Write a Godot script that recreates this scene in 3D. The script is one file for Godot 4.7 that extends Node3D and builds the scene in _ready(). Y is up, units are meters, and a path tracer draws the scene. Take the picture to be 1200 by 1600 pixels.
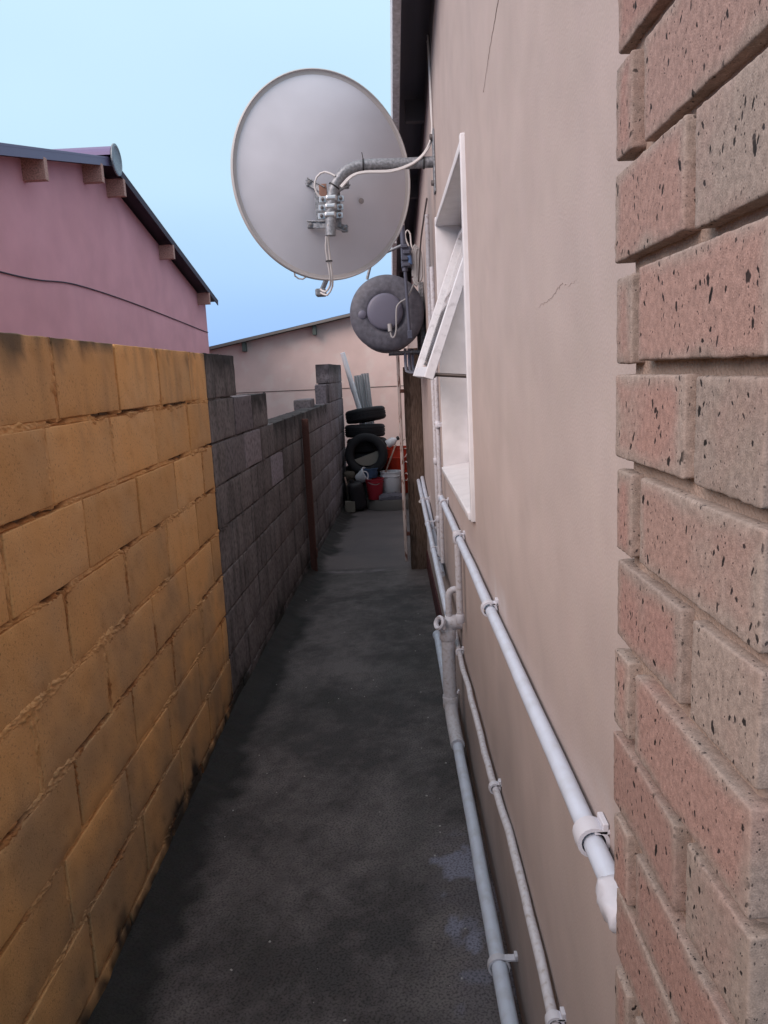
extends Node3D
# A narrow side passage between a block wall and a plastered house, under an evening sky.

var rng := RandomNumberGenerator.new()
var nz := FastNoiseLite.new()
var nf := FastNoiseLite.new()
var M := {}
var used := {}

# ---------------------------------------------------------------- naming
func numbered(called: String) -> String:
	var n: int = used.get(called, 0)
	used[called] = n + 1
	return called if n == 0 else "%s_%03d" % [called, n]

func tag(o: Node, label: String, category: String, group := "") -> Node:
	o.set_meta("label", label)
	o.set_meta("category", category)
	if group != "":
		o.set_meta("group", group)
	return o

func thing(called: String, label: String, category: String, at := Vector3.ZERO, group := "") -> Node3D:
	var o := Node3D.new()
	o.name = numbered(called)
	add_child(o)
	o.position = at
	tag(o, label, category, group)
	return o

func obj(called: String, mesh: Mesh, mat: Material, parent: Node = null) -> MeshInstance3D:
	var o := MeshInstance3D.new()
	o.mesh = mesh
	o.material_override = null
	for i in mesh.get_surface_count():
		if mesh is ArrayMesh:
			mesh.surface_set_material(i, mat)
	if parent == null:
		o.name = numbered(called)
		add_child(o)
	else:
		o.name = called
		parent.add_child(o, true)
	return o

func kind(o: Node, k: String) -> Node:
	o.set_meta("kind", k)
	return o

# ---------------------------------------------------------------- shapes
func mb() -> SurfaceTool:
	var st := SurfaceTool.new()
	st.begin(Mesh.PRIMITIVE_TRIANGLES)
	return st

func n3(p: Vector3, f: float) -> float:
	return nz.get_noise_3dv(p * f)

func tri(st: SurfaceTool, a: Vector3, b: Vector3, c: Vector3) -> void:
	var n := (b - a).cross(c - a).normalized()
	st.set_normal(n)
	st.add_vertex(a)
	st.set_normal(n)
	st.add_vertex(c)
	st.set_normal(n)
	st.add_vertex(b)

func quad(st: SurfaceTool, a: Vector3, b: Vector3, c: Vector3, d: Vector3) -> void:
	tri(st, a, b, c)
	tri(st, a, c, d)

# corners p with normals n, counter-clockwise seen from outside
func quadn(st: SurfaceTool, p: Array, n: Array) -> void:
	for k in [0, 2, 1, 0, 3, 2]:
		st.set_normal(n[k])
		st.add_vertex(p[k])

func spread(h: float, r: float, res: float) -> PackedFloat32Array:
	var a := PackedFloat32Array([-h, -h + r * 0.45, -h + r])
	var inner := 2.0 * (h - r)
	var n := maxi(1, int(round(inner / res)))
	for i in range(1, n):
		a.append(-h + r + inner * i / n)
	a.append_array(PackedFloat32Array([h - r, h - r * 0.45, h]))
	return a

# a box with rounded edges, its faces divided every res metres and roughened by amp; tint colours a vertex by its place
func rbox(st: SurfaceTool, c: Vector3, s: Vector3, r: float, res := 99.0, amp := 0.0, tint = null, xf := Transform3D.IDENTITY, freq := 30.0, skip := []) -> void:
	var h := s * 0.5
	var ax := [spread(h.x, r, res), spread(h.y, r, res), spread(h.z, r, res)]
	var core := h - Vector3(r, r, r)
	for f in 6:
		if f in skip:
			continue
		var k := f >> 1
		var sg := 1.0 if f & 1 else -1.0
		var u: PackedFloat32Array = ax[(k + 1) % 3]
		var v: PackedFloat32Array = ax[(k + 2) % 3]
		var P := []
		var N := []
		var C := []
		for i in u.size():
			for j in v.size():
				var p := Vector3.ZERO
				p[k] = sg * h[k]
				p[(k + 1) % 3] = u[i]
				p[(k + 2) % 3] = v[j]
				var inn := p.clamp(-core, core)
				var d := (p - inn).normalized()
				var q := inn + d * r
				var w := xf * (c + q)
				if amp > 0.0:
					var e := amp * (0.65 * nz.get_noise_3dv(w * freq) + 0.35 * nf.get_noise_3dv(w * freq * 3.1))
					w += xf.basis * d * e
				P.append(w)
				N.append((xf.basis * d).normalized())
				if tint != null:
					C.append(tint.call(w, p))
		var m := v.size()
		for i in u.size() - 1:
			for j in m - 1:
				var q := [i * m + j, (i + 1) * m + j, (i + 1) * m + j + 1, i * m + j + 1]
				if sg < 0:
					q = [q[0], q[3], q[2], q[1]]
				for t in [0, 2, 1, 0, 3, 2]:
					if tint != null:
						st.set_color(C[q[t]])
					st.set_normal(N[q[t]])
					st.add_vertex(P[q[t]])
	if amp > 0.0:
		st.generate_normals()

func catmull(pts: Array, step := 0.02) -> PackedVector3Array:
	var out := PackedVector3Array()
	for i in pts.size() - 1:
		var a: Vector3 = pts[maxi(i - 1, 0)]
		var b: Vector3 = pts[i]
		var c: Vector3 = pts[i + 1]
		var d: Vector3 = pts[mini(i + 2, pts.size() - 1)]
		var n := maxi(2, int(b.distance_to(c) / step))
		for k in n:
			out.append(b.cubic_interpolate(c, a, d, float(k) / n))
	out.append(pts[-1])
	return out

func tube(st: SurfaceTool, pts: PackedVector3Array, r: float, n := 12, wob := 0.0, r_end := -1.0) -> void:
	if r_end < 0:
		r_end = r
	var t0 := (pts[1] - pts[0]).normalized()
	var side := t0.cross(Vector3.UP if absf(t0.y) < 0.9 else Vector3.RIGHT).normalized()
	var rings := []
	var norms := []
	for i in pts.size():
		var t := (pts[mini(i + 1, pts.size() - 1)] - pts[maxi(i - 1, 0)]).normalized()
		side = (side - t * side.dot(t)).normalized()
		var up := side.cross(t)
		var ring := []
		var nn := []
		var rr := lerpf(r, r_end, float(i) / (pts.size() - 1))
		for k in n + 1:
			var a := TAU * k / n
			var d := side * cos(a) + up * sin(a)
			var e := rr
			if wob > 0.0:
				e += wob * nz.get_noise_3dv((pts[i] + d * r) * 60.0)
			ring.append(pts[i] + d * e)
			nn.append(d)
		rings.append(ring)
		norms.append(nn)
	for i in pts.size() - 1:
		for k in n:
			quadn(st, [rings[i][k], rings[i + 1][k], rings[i + 1][k + 1], rings[i][k + 1]], [norms[i][k], norms[i + 1][k], norms[i + 1][k + 1], norms[i][k + 1]])
	for k in n:
		tri(st, pts[0], rings[0][k], rings[0][k + 1])
		tri(st, pts[-1], rings[-1][k + 1], rings[-1][k])

func rod(st: SurfaceTool, a: Vector3, b: Vector3, r: float, n := 12) -> void:
	tube(st, PackedVector3Array([a, b]), r, n)

# profile points (radius, height along the local y axis), outside to the right of the direction of travel upwards
func lathe(st: SurfaceTool, prof: Array, n := 32, xf := Transform3D.IDENTITY, squash := Vector2.ONE, wrinkle = null) -> void:
	var seg := []
	for i in prof.size() - 1:
		var d: Vector2 = prof[i + 1] - prof[i]
		seg.append(Vector2(d.y, -d.x).normalized())
	for i in prof.size() - 1:
		var a: Vector2 = prof[i]
		var b: Vector2 = prof[i + 1]
		var na: Vector2 = seg[i]
		var nb: Vector2 = seg[i]
		if i > 0 and seg[i - 1].dot(seg[i]) > 0.75:
			na = (seg[i - 1] + seg[i]).normalized()
		if i < seg.size() - 1 and seg[i + 1].dot(seg[i]) > 0.75:
			nb = (seg[i + 1] + seg[i]).normalized()
		for k in n:
			var P := []
			var N := []
			for q in [[k, a, na], [k, b, nb], [k + 1, b, nb], [k + 1, a, na]]:
				var an: float = TAU * q[0] / n
				var dir := Vector3(cos(an) * squash.x, 0, -sin(an) * squash.y)
				var rr: Vector2 = q[1]
				var p := dir * rr.x + Vector3.UP * rr.y
				if wrinkle != null:
					p += wrinkle.call(p, an)
				P.append(xf * p)
				var nn: Vector3 = Vector3(cos(an) / squash.x, 0, -sin(an) / squash.y).normalized() * q[2].x + Vector3.UP * q[2].y
				N.append((xf.basis * nn).normalized())
			quadn(st, [P[0], P[3], P[2], P[1]], [N[0], N[3], N[2], N[1]])

# a sheet through points fn(i, j) seen from the side where i runs right and j runs up
func sheet(st: SurfaceTool, ni: int, nj: int, fn: Callable, tint = null, smooth := true) -> void:
	var P := []
	var C := []
	for i in ni + 1:
		for j in nj + 1:
			var p: Vector3 = fn.call(i, j)
			P.append(p)
			if tint != null:
				C.append(tint.call(p))
	var m := nj + 1
	st.set_smooth_group(0 if smooth else -1)
	for i in ni:
		for j in nj:
			var q := [i * m + j, (i + 1) * m + j, (i + 1) * m + j + 1, i * m + j + 1]
			for t in [0, 2, 1, 0, 3, 2]:
				if tint != null:
					st.set_color(C[q[t]])
				st.add_vertex(P[q[t]])
	st.generate_normals()

func one(f: Callable) -> ArrayMesh:
	var st := mb()
	f.call(st)
	return st.commit()

func solid(c: Vector3, s: Vector3, r := 0.004, xf := Transform3D.IDENTITY) -> ArrayMesh:
	var st := mb()
	rbox(st, c, s, r, 99.0, 0.0, null, xf)
	return st.commit()

func rough(c: Vector3, s: Vector3, r: float, res: float, amp: float, tint = null, xf := Transform3D.IDENTITY, freq := 30.0) -> ArrayMesh:
	var st := mb()
	rbox(st, c, s, r, res, amp, tint, xf, freq)
	return st.commit()

func pipe(a: Vector3, b: Vector3, r: float, n := 14) -> ArrayMesh:
	var st := mb()
	rod(st, a, b, r, n)
	return st.commit()

func wire(pts: Array, r: float, n := 8, step := 0.02) -> ArrayMesh:
	var st := mb()
	tube(st, catmull(pts, step), r, n)
	return st.commit()

# ---------------------------------------------------------------- materials
func ntex(seed_: int, freq: float, oct: int, cols: Array, size := 1024, normal := 0.0, offs := []) -> NoiseTexture2D:
	var fn := FastNoiseLite.new()
	fn.seed = seed_
	fn.frequency = freq
	fn.fractal_octaves = oct
	fn.noise_type = FastNoiseLite.TYPE_SIMPLEX_SMOOTH
	var t := NoiseTexture2D.new()
	t.width = size
	t.height = size
	t.seamless = true
	t.noise = fn
	if normal > 0.0:
		t.as_normal_map = true
		t.bump_strength = normal
	elif cols.size():
		var g := Gradient.new()
		var o := PackedFloat32Array()
		var cc := PackedColorArray()
		for i in cols.size():
			o.append(offs[i] if offs.size() else float(i) / (cols.size() - 1))
			cc.append(cols[i])
		g.offsets = o
		g.colors = cc
		t.color_ramp = g
	return t

func grey(v: float) -> Color:
	return Color(v, v, v)

func lin(r: float, g: float, b: float) -> Color:
	return Color(r, g, b).linear_to_srgb()

func mat(c: Color, rough_ := 0.85, metal := 0.0, tex: Texture2D = null, bump: Texture2D = null, scale := 1.0, bs := 0.3, vcol := false) -> StandardMaterial3D:
	var m := StandardMaterial3D.new()
	m.albedo_color = c
	m.roughness = rough_
	m.metallic = metal
	m.metallic_specular = 0.4
	m.vertex_color_use_as_albedo = vcol
	if tex:
		m.albedo_texture = tex
	if bump:
		m.heightmap_enabled = true
		m.heightmap_texture = bump
		m.heightmap_scale = bs
	if tex or bump:
		m.uv1_triplanar = true
		m.uv1_world_triplanar = true
		m.uv1_scale = Vector3.ONE * scale
	return m

func speckles(size: int, metres: float) -> Array:
	# brick face: sandy grain, iron spots and pale grit; [colour, height]
	var fn := FastNoiseLite.new()
	fn.seed = 77
	fn.frequency = 0.045
	fn.fractal_octaves = 4
	var base := fn.get_seamless_image(size, size)
	fn.seed = 78
	fn.frequency = 0.25
	fn.fractal_octaves = 2
	var fine := fn.get_seamless_image(size, size)
	var bd := base.get_data()
	var fd := fine.get_data()
	var col := PackedByteArray()
	col.resize(size * size * 3)
	var hgt := PackedByteArray()
	hgt.resize(size * size)
	for i in size * size:
		var v := 158 + (bd[i] - 128) * 0.22 + (fd[i] - 128) * 0.26
		var b := int(clampf(v + 62.0, 0, 255))
		col[i * 3] = b
		col[i * 3 + 1] = b
		col[i * 3 + 2] = b
		hgt[i] = int(clampf(150 + (fd[i] - 128) * 0.4 + (bd[i] - 128) * 0.12, 0, 255))
	var r := RandomNumberGenerator.new()
	r.seed = 5
	var ppm := size / metres / 1000.0
	var count := int(metres * metres * 15000.0)
	for s in count:
		var roll := r.randf()
		var rx := r.randf_range(0.22, 0.6)
		var ry := rx * r.randf_range(0.9, 2.4)
		var tone := r.randf_range(0.16, 0.36)
		var deep := 60
		if roll > 0.978:
			rx = r.randf_range(1.5, 2.8)
			ry = rx * r.randf_range(1.0, 1.9)
			tone = r.randf_range(0.12, 0.24)
		elif roll > 0.90:
			rx = r.randf_range(0.9, 1.6)
			ry = rx * r.randf_range(1.0, 2.2)
		elif roll < 0.2:
			rx = r.randf_range(0.3, 0.75)
			ry = rx * r.randf_range(0.8, 1.5)
			tone = 1.28
			deep = 180
		var cx := r.randf() * size
		var cy := r.randf() * size
		var w := int(rx * ppm + 2)
		var h := int(ry * ppm + 2)
		var lean := r.randf_range(-0.4, 0.4)
		var ph := r.randf() * TAU
		for y in range(-h, h + 1):
			for x in range(-w, w + 1):
				var dx := (x - y * lean) / (rx * ppm)
				var dy := y / (ry * ppm)
				var d := sqrt(dx * dx + dy * dy) * (1.0 + 0.2 * sin(2.0 * atan2(dy, dx) + ph) + 0.12 * sin(5.0 * atan2(dy, dx) + ph * 2.0))
				if d < 1.15:
					var i := posmod(int(cy) + y, size) * size + posmod(int(cx) + x, size)
					var k := clampf((1.15 - d) / 0.35, 0, 1)
					var b := col[i * 3]
					col[i * 3] = int(clampf(lerpf(b, 205 * tone, k), 0, 255))
					col[i * 3 + 1] = int(clampf(lerpf(b, 205 * tone, k), 0, 255))
					col[i * 3 + 2] = int(clampf(lerpf(b, 205 * tone * 1.12, k), 0, 255))
					hgt[i] = int(lerpf(hgt[i], deep, k))
	var a := ImageTexture.create_from_image(Image.create_from_data(size, size, false, Image.FORMAT_RGB8, col))
	var c := ImageTexture.create_from_image(Image.create_from_data(size, size, false, Image.FORMAT_L8, hgt))
	return [a, c]

func materials() -> void:
	var fine_h := ntex(11, 0.09, 4, [], 1024)
	var grain_h := ntex(12, 0.22, 3, [], 1024)
	var blotch := ntex(13, 0.012, 5, [grey(0.84), grey(0.96), grey(1.0)], 1024)
	var soft := ntex(19, 0.008, 4, [grey(0.94), grey(1.0)], 512)
	var blotch2 := ntex(14, 0.03, 5, [grey(0.62), grey(0.88), grey(1.0)], 1024)
	var pitted := ntex(15, 0.05, 5, [grey(0.55), grey(0.8), grey(0.97), grey(1.0)], 1024)
	var streak := ntex(16, 0.02, 5, [Color(0.5, 0.46, 0.42), Color(0.8, 0.77, 0.74), grey(1.0)], 1024)
	M.plaster = mat(Color.WHITE, 0.9, 0, soft, grain_h, 0.8, 0.035, true)
	M.mortar_plaster = mat(lin(0.36, 0.27, 0.225), 0.95, 0, soft, fine_h, 2.0, 0.15)
	M.yellow = mat(Color.WHITE, 0.8, 0, ntex(18, 0.10, 3, [grey(0.6), grey(0.82), grey(0.97), grey(1.0)], 1024, 0.0, [0.0, 0.16, 0.28, 1.0]), grain_h, 0.9, 0.07, true)
	M.block = mat(Color.WHITE, 0.95, 0, blotch2, grain_h, 0.9, 0.12, true)
	M.floor = mat(Color.WHITE, 0.75, 0, ntex(33, 0.09, 5, [grey(0.45), grey(0.72), grey(0.92), grey(1.0)], 1024, 0.0, [0.0, 0.3, 0.5, 1.0]), grain_h, 1.1, 0.10, true)
	M.ground = mat(lin(0.12, 0.10, 0.08), 0.95, 0, blotch2, fine_h, 0.5, 0.3)
	var sp := speckles(2048, 0.8)
	M.brick = mat(Color.WHITE, 0.88, 0, sp[0], sp[1], 1.25, 0.06, true)
	M.dish = mat(lin(0.68, 0.69, 0.76), 0.5, 0.0, ntex(21, 0.006, 4, [grey(0.9), grey(1.0)], 512), null, 0.8)
	M.dish_rim = mat(lin(0.5, 0.48, 0.48), 0.5, 0.0)
	M.galv = mat(lin(0.42, 0.44, 0.48), 0.5, 0.35, ntex(22, 0.03, 4, [grey(0.6), grey(1.0)], 512), null, 4.0)
	M.bright = mat(lin(0.55, 0.56, 0.58), 0.35, 0.7)
	M.bolt = mat(lin(0.22, 0.20, 0.20), 0.45, 0.7)
	M.rust_patch = mat(lin(0.30, 0.17, 0.13), 0.8)
	M.cable = mat(lin(0.62, 0.60, 0.60), 0.5)
	M.cable_grey = mat(lin(0.34, 0.34, 0.35), 0.6)
	M.black = mat(lin(0.02, 0.02, 0.022), 0.6)
	M.tank = mat(lin(0.155, 0.16, 0.20), 0.55, 0.0, ntex(23, 0.02, 5, [grey(0.7), grey(1.0)], 512), null, 2.5)
	M.tank_cap = mat(lin(0.14, 0.142, 0.195), 0.42)
	M.white = mat(lin(0.74, 0.73, 0.76), 0.5, 0.0, ntex(24, 0.008, 4, [grey(0.92), grey(1.0)], 512), null, 2.0)
	M.sash = mat(lin(0.72, 0.72, 0.76), 0.4, 0.0, ntex(25, 0.03, 5, [grey(0.85), grey(0.98), grey(1.0), grey(1.0)], 512), null, 2.0)
	M.pvc = mat(lin(0.62, 0.68, 0.80), 0.38, 0.0, ntex(26, 0.025, 5, [Color(0.9, 0.89, 0.87), grey(0.98), grey(1.0)], 512), null, 1.2)
	M.pvc_old = mat(lin(0.58, 0.58, 0.63), 0.45, 0.0, ntex(27, 0.05, 5, [Color(0.7, 0.64, 0.58), Color(0.95, 0.94, 0.93), grey(1.0), grey(1.0)], 512), null, 2.0)
	M.clip = mat(lin(0.60, 0.60, 0.66), 0.45)
	M.stay = mat(lin(0.10, 0.085, 0.08), 0.5, 0.5)
	M.curtain = mat(lin(0.62, 0.55, 0.46), 0.95)
	M.curtain.backlight_enabled = true
	M.curtain.backlight = Color(0.3, 0.28, 0.25)
	M.pane = StandardMaterial3D.new()
	M.pane.transparency = BaseMaterial3D.TRANSPARENCY_ALPHA
	M.pane.albedo_color = Color(0.9, 0.92, 0.93, 0.12)
	M.pane.roughness = 0.05
	M.wood_eave = mat(lin(0.085, 0.08, 0.09), 0.8)
	M.eave_end = mat(lin(0.30, 0.27, 0.25), 0.85)
	M.roof_under = mat(lin(0.10, 0.10, 0.13), 0.6)
	M.barge = mat(lin(0.74, 0.74, 0.80), 0.55, 0, ntex(28, 0.03, 4, [grey(0.75), grey(1.0)], 512), null, 2.0)
	M.wood = mat(lin(0.22, 0.165, 0.14), 0.9, 0, streak, fine_h, 1.0, 0.4)
	M.wood.uv1_scale = Vector3(6.0, 0.55, 6.0)
	M.rust = mat(lin(0.14, 0.06, 0.048), 0.85, 0, blotch2, fine_h, 4.0, 0.2)
	M.flaky = mat(lin(0.50, 0.43, 0.41), 0.8, 0, ntex(29, 0.03, 5, [Color(0.35, 0.2, 0.15), Color(0.6, 0.45, 0.4), grey(0.95), grey(1.0)], 512, 0.0, [0.0, 0.25, 0.36, 1.0]), null, 2.2)
	M.flaky.uv1_scale = Vector3(2.2, 0.5, 2.2)
	M.plinth = mat(lin(0.085, 0.022, 0.024), 0.8, 0, blotch2, null, 2.0)
	M.pink = mat(Color.WHITE, 0.9, 0, soft, grain_h, 0.5, 0.06, true)
	M.pink_wood = mat(lin(0.62, 0.34, 0.28), 0.8, 0, blotch2, null, 2.0)
	M.purple_roof = mat(lin(0.12, 0.095, 0.17), 0.45, 0.1)
	M.purple_under = mat(lin(0.05, 0.032, 0.05), 0.7)
	M.ridge_cap = mat(lin(0.20, 0.15, 0.27), 0.45, 0.1)
	M.far_wall = mat(Color.WHITE, 0.9, 0, soft, grain_h, 0.5, 0.06, true)
	M.grey_roof = mat(lin(0.20, 0.18, 0.17), 0.7)
	M.green_wood = mat(lin(0.09, 0.11, 0.10), 0.8)
	M.tyre = mat(lin(0.018, 0.018, 0.022), 0.7)
	M.red = mat(lin(0.42, 0.03, 0.05), 0.45)
	M.orange = mat(lin(0.55, 0.045, 0.02), 0.5)
	M.blue = mat(lin(0.07, 0.13, 0.24), 0.5)
	M.plastic_white = mat(lin(0.78, 0.78, 0.83), 0.45)
	M.black_plastic = mat(lin(0.022, 0.02, 0.024), 0.5)
	M.stick = mat(lin(0.40, 0.27, 0.22), 0.75)
	M.sheet_metal = mat(lin(0.42, 0.43, 0.45), 0.6, 0.2)
	M.cloth = mat(lin(0.15, 0.14, 0.17), 0.95)
	M.crack = mat(lin(0.13, 0.10, 0.085), 1.0)
	M.debris = mat(lin(0.42, 0.40, 0.38), 0.9)
	M.blue_valve = mat(lin(0.10, 0.18, 0.36), 0.45)
	M.soil = mat(lin(0.06, 0.055, 0.045), 0.95)

# ---------------------------------------------------------------- walls of blocks
const PITCH := 0.4375
const TOPS := [0.09, 0.288, 0.486, 0.678, 0.880, 1.080, 1.276, 1.472, 1.680]
const SHIFT := [0.2555, 0.428, 0.345, 0.0205, 0.29, 0.0815, 0.252, 0.0765, 0.166]
const WALL_THICK := 0.14

func yellow_tint(w: Vector3, _p: Vector3) -> Color:
	var a := n3(w, 3.0)
	var b := nf.get_noise_3dv(w * 14.0)
	var c := Color(0.72, 0.385, 0.15).lerp(Color(0.67, 0.39, 0.18), clampf(0.5 + 1.2 * a, 0, 1))
	c = c.lerp(Color(0.56, 0.28, 0.09), clampf(0.9 * b - 0.15, 0, 0.5))
	var mould := clampf((w.y - 1.632 + 0.09 * a + 0.03 * b + 0.07 * n3(Vector3(w.z, 0, 7.0), 6.0)) / 0.06, 0, 1)
	if w.x < -0.80:
		mould = clampf((w.y - 1.60) / 0.05, 0, 1)
	c = c.lerp(Color(0.075, 0.065, 0.05), mould * 0.85)
	var run := clampf(n3(Vector3(w.z * 9.0, w.y * 0.7, 3.0), 1.4) - 0.12, 0, 1) * clampf((w.y - 1.3) / 0.35, 0, 1)
	c = c.lerp(Color(0.12, 0.09, 0.06), clampf(run * 1.2, 0, 0.4))
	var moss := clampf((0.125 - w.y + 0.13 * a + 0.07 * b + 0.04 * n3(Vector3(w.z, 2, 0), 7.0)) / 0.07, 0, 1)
	var dirt_shade := clampf((0.80 - w.y + 0.7 * a + 0.15 * b) / 0.75, 0, 1)  # splash dirt on the lower courses, with dimmer light painted into it
	c = c.lerp(Color(0.22, 0.16, 0.105), dirt_shade * 0.58)
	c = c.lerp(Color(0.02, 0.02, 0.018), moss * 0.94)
	return c

func grey_tint(w: Vector3, _p: Vector3) -> Color:
	var a := n3(w, 2.6)
	var b := nf.get_noise_3dv(w * 12.0)
	var c := Color(0.195, 0.172, 0.172).lerp(Color(0.265, 0.238, 0.238), clampf(0.5 + a * 1.4, 0, 1))
	var st := n3(Vector3(w.z * 8.0, w.y * 0.8, 1.0), 1.3)
	c = c.lerp(Color(0.075, 0.069, 0.07), clampf(st * 1.3 + 0.1 * b, 0, 0.65))
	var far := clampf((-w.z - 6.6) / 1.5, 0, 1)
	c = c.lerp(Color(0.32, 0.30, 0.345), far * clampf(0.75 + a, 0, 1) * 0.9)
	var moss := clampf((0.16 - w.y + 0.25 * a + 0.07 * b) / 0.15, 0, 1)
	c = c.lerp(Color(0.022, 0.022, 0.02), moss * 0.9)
	return c

# blocks laid between s0 and s1 along the wall; frame maps (across, up, along) to the world
func lay_blocks(root: Node3D, frame: Transform3D, s0: float, s1: float, top_at: Callable, tint, m: Material, phase: float, special: Callable) -> void:
	var under := -0.11
	for row in TOPS.size():
		var y0: float = under if row == 0 else TOPS[row - 1]
		var y1: float = TOPS[row]
		var s: float = s0 - fposmod(s0 + phase + SHIFT[row], PITCH)
		while s < s1 - 0.001:
			var a := maxf(s, s0)
			var b := minf(s + PITCH, s1)
			s += PITCH
			if b - a < 0.06:
				if b - a > 0.02 and row < 9:
					pass
				else:
					continue
			if y1 > top_at.call((a + b) * 0.5) + 0.01:
				continue
			var is_top: bool = y1 > top_at.call((a + b) * 0.5) - 0.03
			var gap := 0.016 if tint == yellow_tint else 0.010
			var proud := rng.randf_range(-0.002, 0.002)
			var c := Vector3(-WALL_THICK * 0.5 + proud, (y0 + y1) * 0.5, (a + b) * 0.5)
			var size := Vector3(WALL_THICK, y1 - y0 - gap, b - a - gap)
			var tone := rng.randf_range(0.88, 1.1)
			var odd = special.call(row, a, b)
			var tt := func(w: Vector3, p: Vector3) -> Color:
				var col: Color = tint.call(w, p)
				if odd != null:
					col = col.lerp(odd, 0.85)
				if is_top and odd == null and tint == grey_tint:
					var k := clampf((p.y + size.y * 0.1 + 0.10 * n3(w, 7.0)) / (size.y * 0.5), 0, 1)
					col = col.lerp(Color(0.028, 0.026, 0.027), k * 0.85)
				return Color(col.r * tone, col.g * tone, col.b * tone)
			var near := frame * c
			var res := 0.03 if near.z > -5.0 else 0.07
			var tilt := Transform3D(Basis.from_euler(Vector3(rng.randf_range(-0.006, 0.006), rng.randf_range(-0.004, 0.004), 0)), Vector3.ZERO)
			var local := frame * Transform3D(tilt.basis, c)
			var mesh := rough(Vector3.ZERO, size, 0.0035, res, 0.003, tt, local, 26.0)
			obj("block", mesh, m, root)

func joint_strip(st: SurfaceTool, frame: Transform3D, along_up: bool, fixed: float, a: float, b: float, tint, deep: float, full: float, step: float, stretch := 1.0) -> void:
	var n := maxi(2, int((b - a) / step))
	var offs := [-0.030, -0.021, -0.0145, -0.010, -0.007, -0.0045, -0.002, 0.0005, 0.003, 0.0055, 0.008, 0.0115, 0.017, 0.026]
	for j in offs.size():
		offs[j] *= stretch
	var m := offs.size()
	var P := []
	var C := []
	for i in n + 1:
		var s: float = lerpf(a, b, float(i) / n)
		var mid := frame * (Vector3(0, s, fixed) if along_up else Vector3(0, fixed, s))
		var fill := clampf(n3(mid, 3.1) * 1.2 + 0.35 + full, 0, 1)
		var width := 0.0105 + 0.016 * stretch * fill * clampf(0.75 + 0.9 * n3(mid, 17.0), 0.1, 1.4)
		var open := clampf((n3(mid + Vector3(3, 5, 1), 2.6) + 0.10 - full * 0.5) * 4.0, 0, 1)
		var wander := 0.006 * n3(mid + Vector3(0, 0, 40), 12.0) + 0.0035 * nf.get_noise_3dv(mid * 90.0) + (0.004 if not along_up else -0.009 * (stretch - 1.0))
		var cw := 0.0022 + (0.0085 if not along_up else 0.0015) * open * clampf(0.45 + 1.4 * n3(mid + Vector3(8, 0, 0), 14.0), 0, 1)
		for j in m:
			var o: float = offs[j]
			var l := Vector3(0, s, fixed + o) if along_up else Vector3(0, fixed + o, s)
			var w := frame * l
			var cover := clampf((width - absf(o + 0.3 * wander)) / 0.007, 0, 1)
			var h := lerpf(-0.0045, 0.0022, fill) + 0.005 * nf.get_noise_3dv(w * 60.0) * (0.4 + fill) + 0.0035 * nf.get_noise_3dv(w * 160.0)
			h = lerpf(-0.014, h, cover)
			var cr := open * exp(-pow((o - wander) / cw, 2.0))
			h -= deep * cr
			l.x = h
			P.append(frame * l)
			var col: Color = tint.call(w, w)
			if tint == yellow_tint:
				col = col.lerp(Color(0.36, 0.125, 0.03), clampf(open * cover * 0.9 * (0.5 + n3(mid, 8.0)), 0, 0.7))
			C.append(col.lerp(Color(0.03, 0.022, 0.018), clampf(cr * 1.2, 0, 0.85)))
	st.set_smooth_group(0)
	for i in n:
		for j in m - 1:
			var q := [i * m + j, (i + 1) * m + j, (i + 1) * m + j + 1, i * m + j + 1]
			if not along_up:
				q = [q[0], q[3], q[2], q[1]]
			for t in [0, 2, 1, 0, 3, 2]:
				st.set_color(C[q[t]])
				st.add_vertex(P[q[t]])

func lay_mortar(root: Node3D, frame: Transform3D, s0: float, s1: float, top_at: Callable, tint, m: Material, phase: float, deep: float, full: float, vis0: float, vis1: float) -> void:
	var core := mb()
	var s := s0
	while s < s1 - 0.001:
		var e := minf(s + 0.1, s1)
		var t: float = top_at.call((s + e) * 0.5)
		var c := frame * Transform3D(Basis.IDENTITY, Vector3(-WALL_THICK * 0.5, (t - 0.12) * 0.5 - 0.003, (s + e) * 0.5))
		rbox(core, Vector3.ZERO, Vector3(WALL_THICK - 0.03, t + 0.10, e - s + 0.0004 * int(s * 10) ), 0.001, 99.0, 0.0, tint, c)
		s = e
	obj("core", core.commit(), m, root)
	var st := mb()
	for row in TOPS.size() - 1:
		var y: float = TOPS[row]
		var a := vis0
		while a < vis1 - 0.001:
			var b := minf(a + 0.5, vis1)
			if top_at.call((a + b) * 0.5) > y + 0.01:
				joint_strip(st, frame, false, y, a, b, tint, deep, full, 0.007 if tint == yellow_tint else 0.02)
			a = b
	for row in TOPS.size():
		var y0: float = -0.02 if row == 0 else TOPS[row - 1]
		var y1: float = TOPS[row]
		s = s0 - fposmod(s0 + phase + SHIFT[row], PITCH)
		while s < s1:
			if s > vis0 + 0.01 and s < vis1 - 0.01 and top_at.call(s) > y1 - 0.02:
				joint_strip(st, frame, true, s, y0, y1 - (0.008 if row == 8 else 0.0), tint, deep, full + (0.25 if row >= 7 and tint == yellow_tint else -0.1), 0.007 if tint == yellow_tint else 0.02, 1.9 if row >= 7 and tint == yellow_tint else 1.0)
			s += PITCH
	st.generate_normals()
	obj("mortar", st.commit(), m, root)

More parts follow.
